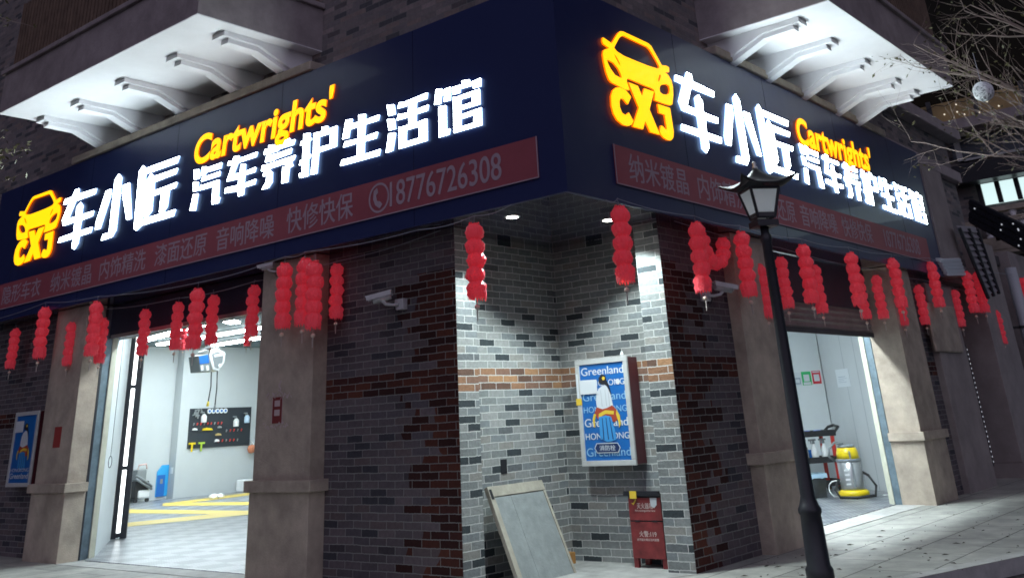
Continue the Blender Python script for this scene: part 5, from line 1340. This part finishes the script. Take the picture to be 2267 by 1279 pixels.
s = MB(); s.box(19.552, 19.57, 5.485, 5.499, 0.3, 2.3); s.build('strip', M['dark_grey'], t)
for k in range(24):
    s = MB(); s.box(19.553, 19.569, 5.478, 5.4845, 0.36 + k * 0.08, 0.385 + k * 0.08); s.build('led', LED, t)
q0 = on_y(2195, 690, 5.3)
t = empty('downpipe', (23.6, 5.3, 0), 'pale grey drain pipe running down beside the right pier', 'pipe')
s = MB(); s.tube([(23.6, 5.32, 0.7), (23.6, 5.32, 3.95)], 0.12, 14); s.build('pipe', mat('pale_grey_pvc', (0.42, 0.44, 0.47), 0.5), t)
for zz in (1.3, 2.7):
    s = MB(); s.tube([(23.6, 5.32, zz), (23.6, 5.32, zz + 0.05)], 0.135, 14); s.box(23.55, 23.65, 5.42, 5.6, zz, zz + 0.05); s.build('clamp', M['dark_grey'], t)
# lit louvre and slanting slatted screen
t = empty('louvre', on_y(2106, 606, 5.25), 'small louvre with pale lit slats beyond the end of the right banner', 'louvre')
LV = mat('pale_slat', (0.62, 0.66, 0.70), 0.4)
for k in range(5):
    a0, a1 = on_y(2083 + 4 * k, 575 + 7.2 * k, 5.25), on_y(2128 + 2.5 * k, 573 + 7.6 * k, 5.25)
    s = MB(); s.prism([a0, a1, a1 + Vector((0, 0.10, 0.05)), a0 + Vector((0, 0.10, 0.05))], (0, 0.01, -0.05)); s.build('slat', LV, t)
t = empty('slatted_screen', on_y(2190, 650, 5.0), 'dark ladder-like slatted screen hanging right of the right sign', 'screen')
ca, cb, cc, cd_ = on_y(2124, 505, 5.1), on_y(2164, 508, 5.1), on_y(2212, 650, 5.1), on_y(2188, 660, 5.1)
s = MB()
for a0, a1 in ((ca, cd_), (cb, cc), ((ca + cb) / 2, (cc + cd_) / 2)): s.tube([a0, a1], 0.035, 6)
s.build('rail', M['black'], t)
for k in range(11):
    f = (k + 0.5) / 11; a0, a1 = ca.lerp(cd_, f), cb.lerp(cc, f)
    s = MB(); s.prism([a0, a1, a1 + Vector((0, 0.05, 0.12)), a0 + Vector((0, 0.05, 0.12))], (0, 0.012, 0)); s.build('slat', mat('dusky_slat', (0.24, 0.22, 0.25), 0.6) if k == 0 else bpy.data.materials['dusky_slat'], t)

# ---------------------------------------------------------------- house across the end of the street
XF = 28.0
far = empty('street_house', (XF, 0, 0), 'dark house across the street end with lit upper window and balustrades', 'house')
def fbox(px0, py0, px1, py1, out, deep, name, mt, parent=far):
    """panel on the house front between two picture heights measured at its left end"""
    a0, a1 = on_x(px0, py0, XF), on_x(px0, py1, XF)
    yl = a0.y; yr = on_x(px1, (py0 + py1) / 2, XF).y
    s = MB(); s.box(XF - out, XF + deep, min(yl, yr), max(yl, yr), min(a0.z, a1.z), max(a0.z, a1.z)); return s.build(name, mt, parent)
s = MB(); s.box(XF, XF + 6, -14, 13, -0.13, 9.0); s.build('wall', M['brick_up'], far)
zt = [on_x(2200, y_, XF).z for y_ in (222, 268, 282, 300)]
gold = mat('ochre_panel', (0.40, 0.28, 0.12), 0.6, noise=0.3, nscale=2)
s = MB(); s.box(XF - 0.9, XF - 0.8, -14, 13, zt[1], zt[0]); pp = s.build('roof_parapet', gold, far)
s = MB(); s.box(XF - 1.1, XF, -14, 13, zt[2] - 0.1, zt[1] - 0.002); s.build('cornice', M['slab_shade_grey'], far)
for yy in (7.1, 5.9, 4.7, 3.5):
    s = MB(); s.box(XF - 0.95, XF - 0.90, yy - 0.06, yy + 0.06, zt[1], zt[0] + 0.1); s.build('post', M['dark_grey'], pp)
LED2 = emit('warm_led', (1.0, 0.85, 0.65), 0.7)
lit = emit('lit_window', (0.72, 0.95, 0.95), 0.75)
za, zb2 = on_x(2200, 404, XF).z, on_x(2200, 452, XF).z
s = MB(); s.box(XF - 0.05, XF - 0.01, -14, 6.55, zb2, za); wn = s.build('window', lit, far)
for yy in (6.55, 6.08, 5.60, 5.1, 4.6, 4.0):
    s = MB(); s.box(XF - 0.12, XF - 0.051, yy - 0.06, yy + 0.06, zb2, za); s.build('mullion', M['black'], wn)
s = MB(); s.box(XF - 0.6, XF, -14, 7.2, za + 0.02, za + 0.5); s.build('canopy', M['black'], far)
s = MB(); s.box(XF - 0.08, XF - 0.01, 5.2, 7.0, za + 0.75, za + 1.3); w3 = s.build('window', mat('dim_pane', (0.10, 0.12, 0.15), 0.2), far)
s = MB(); s.box(XF - 0.11, XF - 0.081, 6.75, 6.9, za + 0.7, za + 1.35); s.box(XF - 0.11, XF - 0.081, 5.2, 6.74, za + 0.68, za + 0.74); s.build('frame', M['white'], w3)
def balustrade(y0, y1, z0, z1, parent):
    s = MB(); s.box(XF - 0.75, XF - 0.45, y0, y1, z1, z1 + 0.12); s.box(XF - 0.75, XF - 0.02, y0, y1, z0 - 0.4, z0); g = s.build('balustrade', M['stucco'], parent)
    y = y0 + 0.15
    while y < y1 - 0.1:
        h = z1 - z0; s = MB(); s.lathe((XF - 0.6, y, z0), [(0.10, 0), (0.10, 0.06), (0.05, 0.10), (0.11, h * 0.38), (0.06, h * 0.72), (0.10, h - 0.06), (0.10, h)], 10); s.build('baluster', M['soffit_white'], g); y += 0.42
z0, z1 = on_x(2230, 512, XF - 0.6).z, on_x(2230, 466, XF - 0.6).z
balustrade(1, 6.3, z0, z1, far)
z0, z1 = on_x(2190, 530, XF - 0.6).z, on_x(2190, 497, XF - 0.6).z
balustrade(4.6, 7.0, z0, z1, far)
zb3 = [on_x(2200, y_, XF).z for y_ in (543, 562)]
s = MB(); s.box(XF - 0.76, XF - 0.02, -12, 7.0, zb3[1], zb3[0]); s.build('balcony_band', M['stucco'], far)
s = MB(); s.box(XF - 0.05, XF - 0.01, -12, 4.9, 1.0, 3.2); s.build('shop_window', emit('dim_blue_window', (0.12, 0.30, 0.42), 0.35), far)
# string of lights on a dark lattice awning
t = empty('lattice_awning', on_x(2215, 500, 26.0), 'dark sloping lattice awning strung with tiny lights at the right frame edge', 'awning')
ca, cb, cc, cd_ = on_x(2150, 447, 26.4), on_x(2300, 520, 25.0), on_x(2300, 568, 25.0), on_x(2150, 488, 26.4)
s = MB()
for k in range(15):
    f = k / 14; s.tube([ca.lerp(cb, f), cd_.lerp(cc, min(1, f + 0.08))], 0.075, 5); s.tube([ca.lerp(cb, min(1, f + 0.08)), cd_.lerp(cc, f)], 0.075, 5)
for f in (0, 0.33, 0.66, 1): s.tube([ca.lerp(cd_, f), cb.lerp(cc, f)], 0.08, 6)
s.build('lattice', M['black'], t)
for k in range(8):
    f, g = random.random(), random.random(); c = ca.lerp(cb, f).lerp(cd_.lerp(cc, f), g) + Vector((-0.1, 0, 0)); s = MB(); s.lathe(c, [(0.001, -0.025), (0.025, 0), (0.001, 0.025)], 6); s.build('bulb', LED, t)
t = empty('fairy_lights', Vector((XF - 1.1, 2, zt[1])), 'fairy lights draped along the ochre roof parapet at top right', 'light string')
s = MB(); s.tube([Vector((XF - 1.0, 7.9 - 0.25 * k, zt[0] - 0.05 - 0.08 * (k % 2))) for k in range(26)], 0.012, 4); s.build('wire', M['black'], t)
for k in range(12):
    c = Vector((XF - 1.02, random.uniform(3.0, 8.0), random.uniform(zt[1] + 0.05, zt[0]))); s = MB(); s.lathe(c, [(0.001, -0.028), (0.028, 0), (0.001, 0.028)], 6); s.build('bulb', LED2, t)

# ---------------------------------------------------------------- street trees
M['bark'] = mat('grey_bark', (0.30, 0.235, 0.21), 0.9, noise=0.3, nscale=8)
M['leaf'] = mat('dull_leaf', (0.09, 0.085, 0.03), 0.6, noise=0.5, nscale=2)
def ptd(px, py, d): return pray(px, py) * d + Vector((0, 0, CAMZ))
def tree(label, base, top, limbs, levels, seed, leafn, leafsize, spread=0.55, group=None):
    rnd = random.Random(seed)
    t = empty('street_tree', base, label, 'tree', 'street trees')
    s = MB(); s.tube([base, base.lerp(top, 0.5) + Vector((0.05, 0.03, 0)), top], [0.16, 0.12, 0.09], 10); s.build('trunk', M['bark'], t)
    s = MB(); tips = []
    def grow(p, d, L, r, lv):
        n = 5; P = [p]; q = p
        for k in range(n):
            d = (d + Vector((rnd.uniform(-1, 1), rnd.uniform(-1, 1), rnd.uniform(-0.9, 1.1))) * 0.17).normalized(); q = q + d * (L / n); P.append(q)
        s.tube(P, [r * (1 - 0.55 * k / n) for k in range(n + 1)], 6 if lv > 1 else 4, cap=False)
        if lv <= 0:
            tips.append((P, d)); return
        for k in range(3 if lv > 1 else 4):
            i = rnd.randint(1, n); dd = (d + Vector((rnd.uniform(-1, 1), rnd.uniform(-1, 1), rnd.uniform(-1, 1))) * (spread + 0.35)).normalized()
            grow(P[i], dd, L * rnd.uniform(0.5, 0.72), r * (1 - 0.55 * i / n) * 0.62, lv - 1)
        tips.append((P, d))
    for path, r0 in limbs:
        P = [top] + path
        s.tube(P, [r0 * (1 - 0.65 * k / (len(P) - 1)) for k in range(len(P))], 8, cap=False)
        for i in range(1, len(P)):
            d = (P[i] - P[i - 1]).normalized()
            for q in range(3):
                dd = (d + Vector((rnd.uniform(-1, 1), rnd.uniform(-1, 1), rnd.uniform(-0.7, 1.0))) * spread).normalized()
                grow(P[i - 1].lerp(P[i], rnd.uniform(0.3, 1)), dd, rnd.uniform(0.7, 1.15), r0 * 0.34, levels)
    s.build('branches', M['bark'], t)
    s = MB()
    for k in range(leafn):
        P, d = rnd.choice(tips); c = rnd.choice(P) + Vector((rnd.uniform(-1, 1), rnd.uniform(-1, 1), rnd.uniform(-1, 1))) * 0.06
        a = Vector((rnd.uniform(-1, 1), rnd.uniform(-1, 1), rnd.uniform(-1, 0.4))).normalized(); b = a.cross(Vector((rnd.uniform(-1, 1), rnd.uniform(-1, 1), rnd.uniform(-1, 1)))).normalized()
        z_ = leafsize * rnd.uniform(0.6, 1.2); s.face([c, c + a * z_ * 0.5 + b * z_ * 0.22, c + a * z_, c + a * z_ * 0.5 - b * z_ * 0.22])
    s.build('leaves', M['leaf'], t, fixn=False)
    return t
tree('bare branched street tree reaching in from the right frame edge', Vector((14.2, -0.6, 0)), Vector((14.2, -0.5, 3.6)),
     [([ptd(2500, 330, 12.5), ptd(2330, 245, 12.8), ptd(2245, 200, 13.0), ptd(2150, 165, 13.2)], 0.045),
      ([ptd(2480, 180, 12.5), ptd(2345, 90, 13.0), ptd(2235, 65, 13.4)], 0.045),
      ([ptd(2460, 60, 13.0), ptd(2320, -30, 13.6), ptd(2200, -40, 14)], 0.05),
      ([ptd(2450, 430, 12.5), ptd(2300, 350, 12.6), ptd(2190, 345, 12.8)], 0.035),
      ([ptd(2480, 330, 13), ptd(2310, 290, 13.5), ptd(2190, 270, 13.6)], 0.04)], 2, 5, 900, 0.075)
tree('leafy street tree whose twig tips show at the left frame edge', Vector((3.2, 16.0, 0)), Vector((3.2, 16.0, 4.5)),
     [([ptd(-290, 200, 13.0), ptd(-170, 110, 13.0), ptd(-110, 60, 13.0)], 0.05), ([ptd(-300, 480, 13.0), ptd(-180, 420, 13.0), ptd(-130, 410, 13.0)], 0.04)], 1, 9, 1100, 0.085)
c = ptd(2177, 203, 12.6)
t = empty('ball_lantern', c, 'white wicker ball ornament hanging in the bare tree', 'ball ornament')
s = MB(); s.lathe(c, [(0.118 * math.sin(math.pi * k / 12) + 0.0005, -0.118 * math.cos(math.pi * k / 12)) for k in range(13)], 20); s.build('core', mat('dull_white_core', (0.42, 0.45, 0.47), 0.7), t)
s = MB()
rnd = random.Random(3)
for k in range(26):
    a = Vector((rnd.uniform(-1, 1), rnd.uniform(-1, 1), rnd.uniform(-1, 1))).normalized(); b = a.orthogonal().normalized(); d = a.cross(b)
    s.tube([c + (b * math.cos(2 * math.pi * i / 20) + d * math.sin(2 * math.pi * i / 20)) * 0.128 for i in range(21)], 0.006, 5)
s.build('wicker', mat('white_wicker', (0.80, 0.82, 0.84), 0.6), t)
s = MB(); s.tube([c + Vector((0, 0, 0.12)), c + Vector((0, 0, 0.55))], 0.004, 4); s.build('string', M['wire'], t)

# dry leaves and grit scattered on the paving
s = MB(); rnd = random.Random(11)
for k in range(190):
    if k < 130: px, py = rnd.uniform(1830, 2290), rnd.uniform(1110, 1300)
    else: px, py = rnd.uniform(1380, 1800), rnd.uniform(1225, 1300)
    c = on_z(px, py, 0.0)
    if c.y > 5.35 or c.y < 3.2 or c.x > 40: continue
    a = rnd.uniform(0, 6.28); L = rnd.choice((0.008, 0.012, 0.02, 0.03, 0.045)); d = Vector((math.cos(a), math.sin(a), 0)); e = Vector((-d.y, d.x, 0)) * 0.35
    s.face([c + Vector((0, 0, 0.006)) - d * L, c + e * L + Vector((0, 0, 0.012)), c + d * L + Vector((0, 0, 0.008)), c - e * L + Vector((0, 0, 0.016))])
tag(s.build('leaf_litter', mat('dry_leaf', (0.06, 0.045, 0.035), 0.8, noise=0.5, nscale=3), fixn=False), 'dry leaves scattered over the pale paving at right', 'leaf litter', kind='stuff')
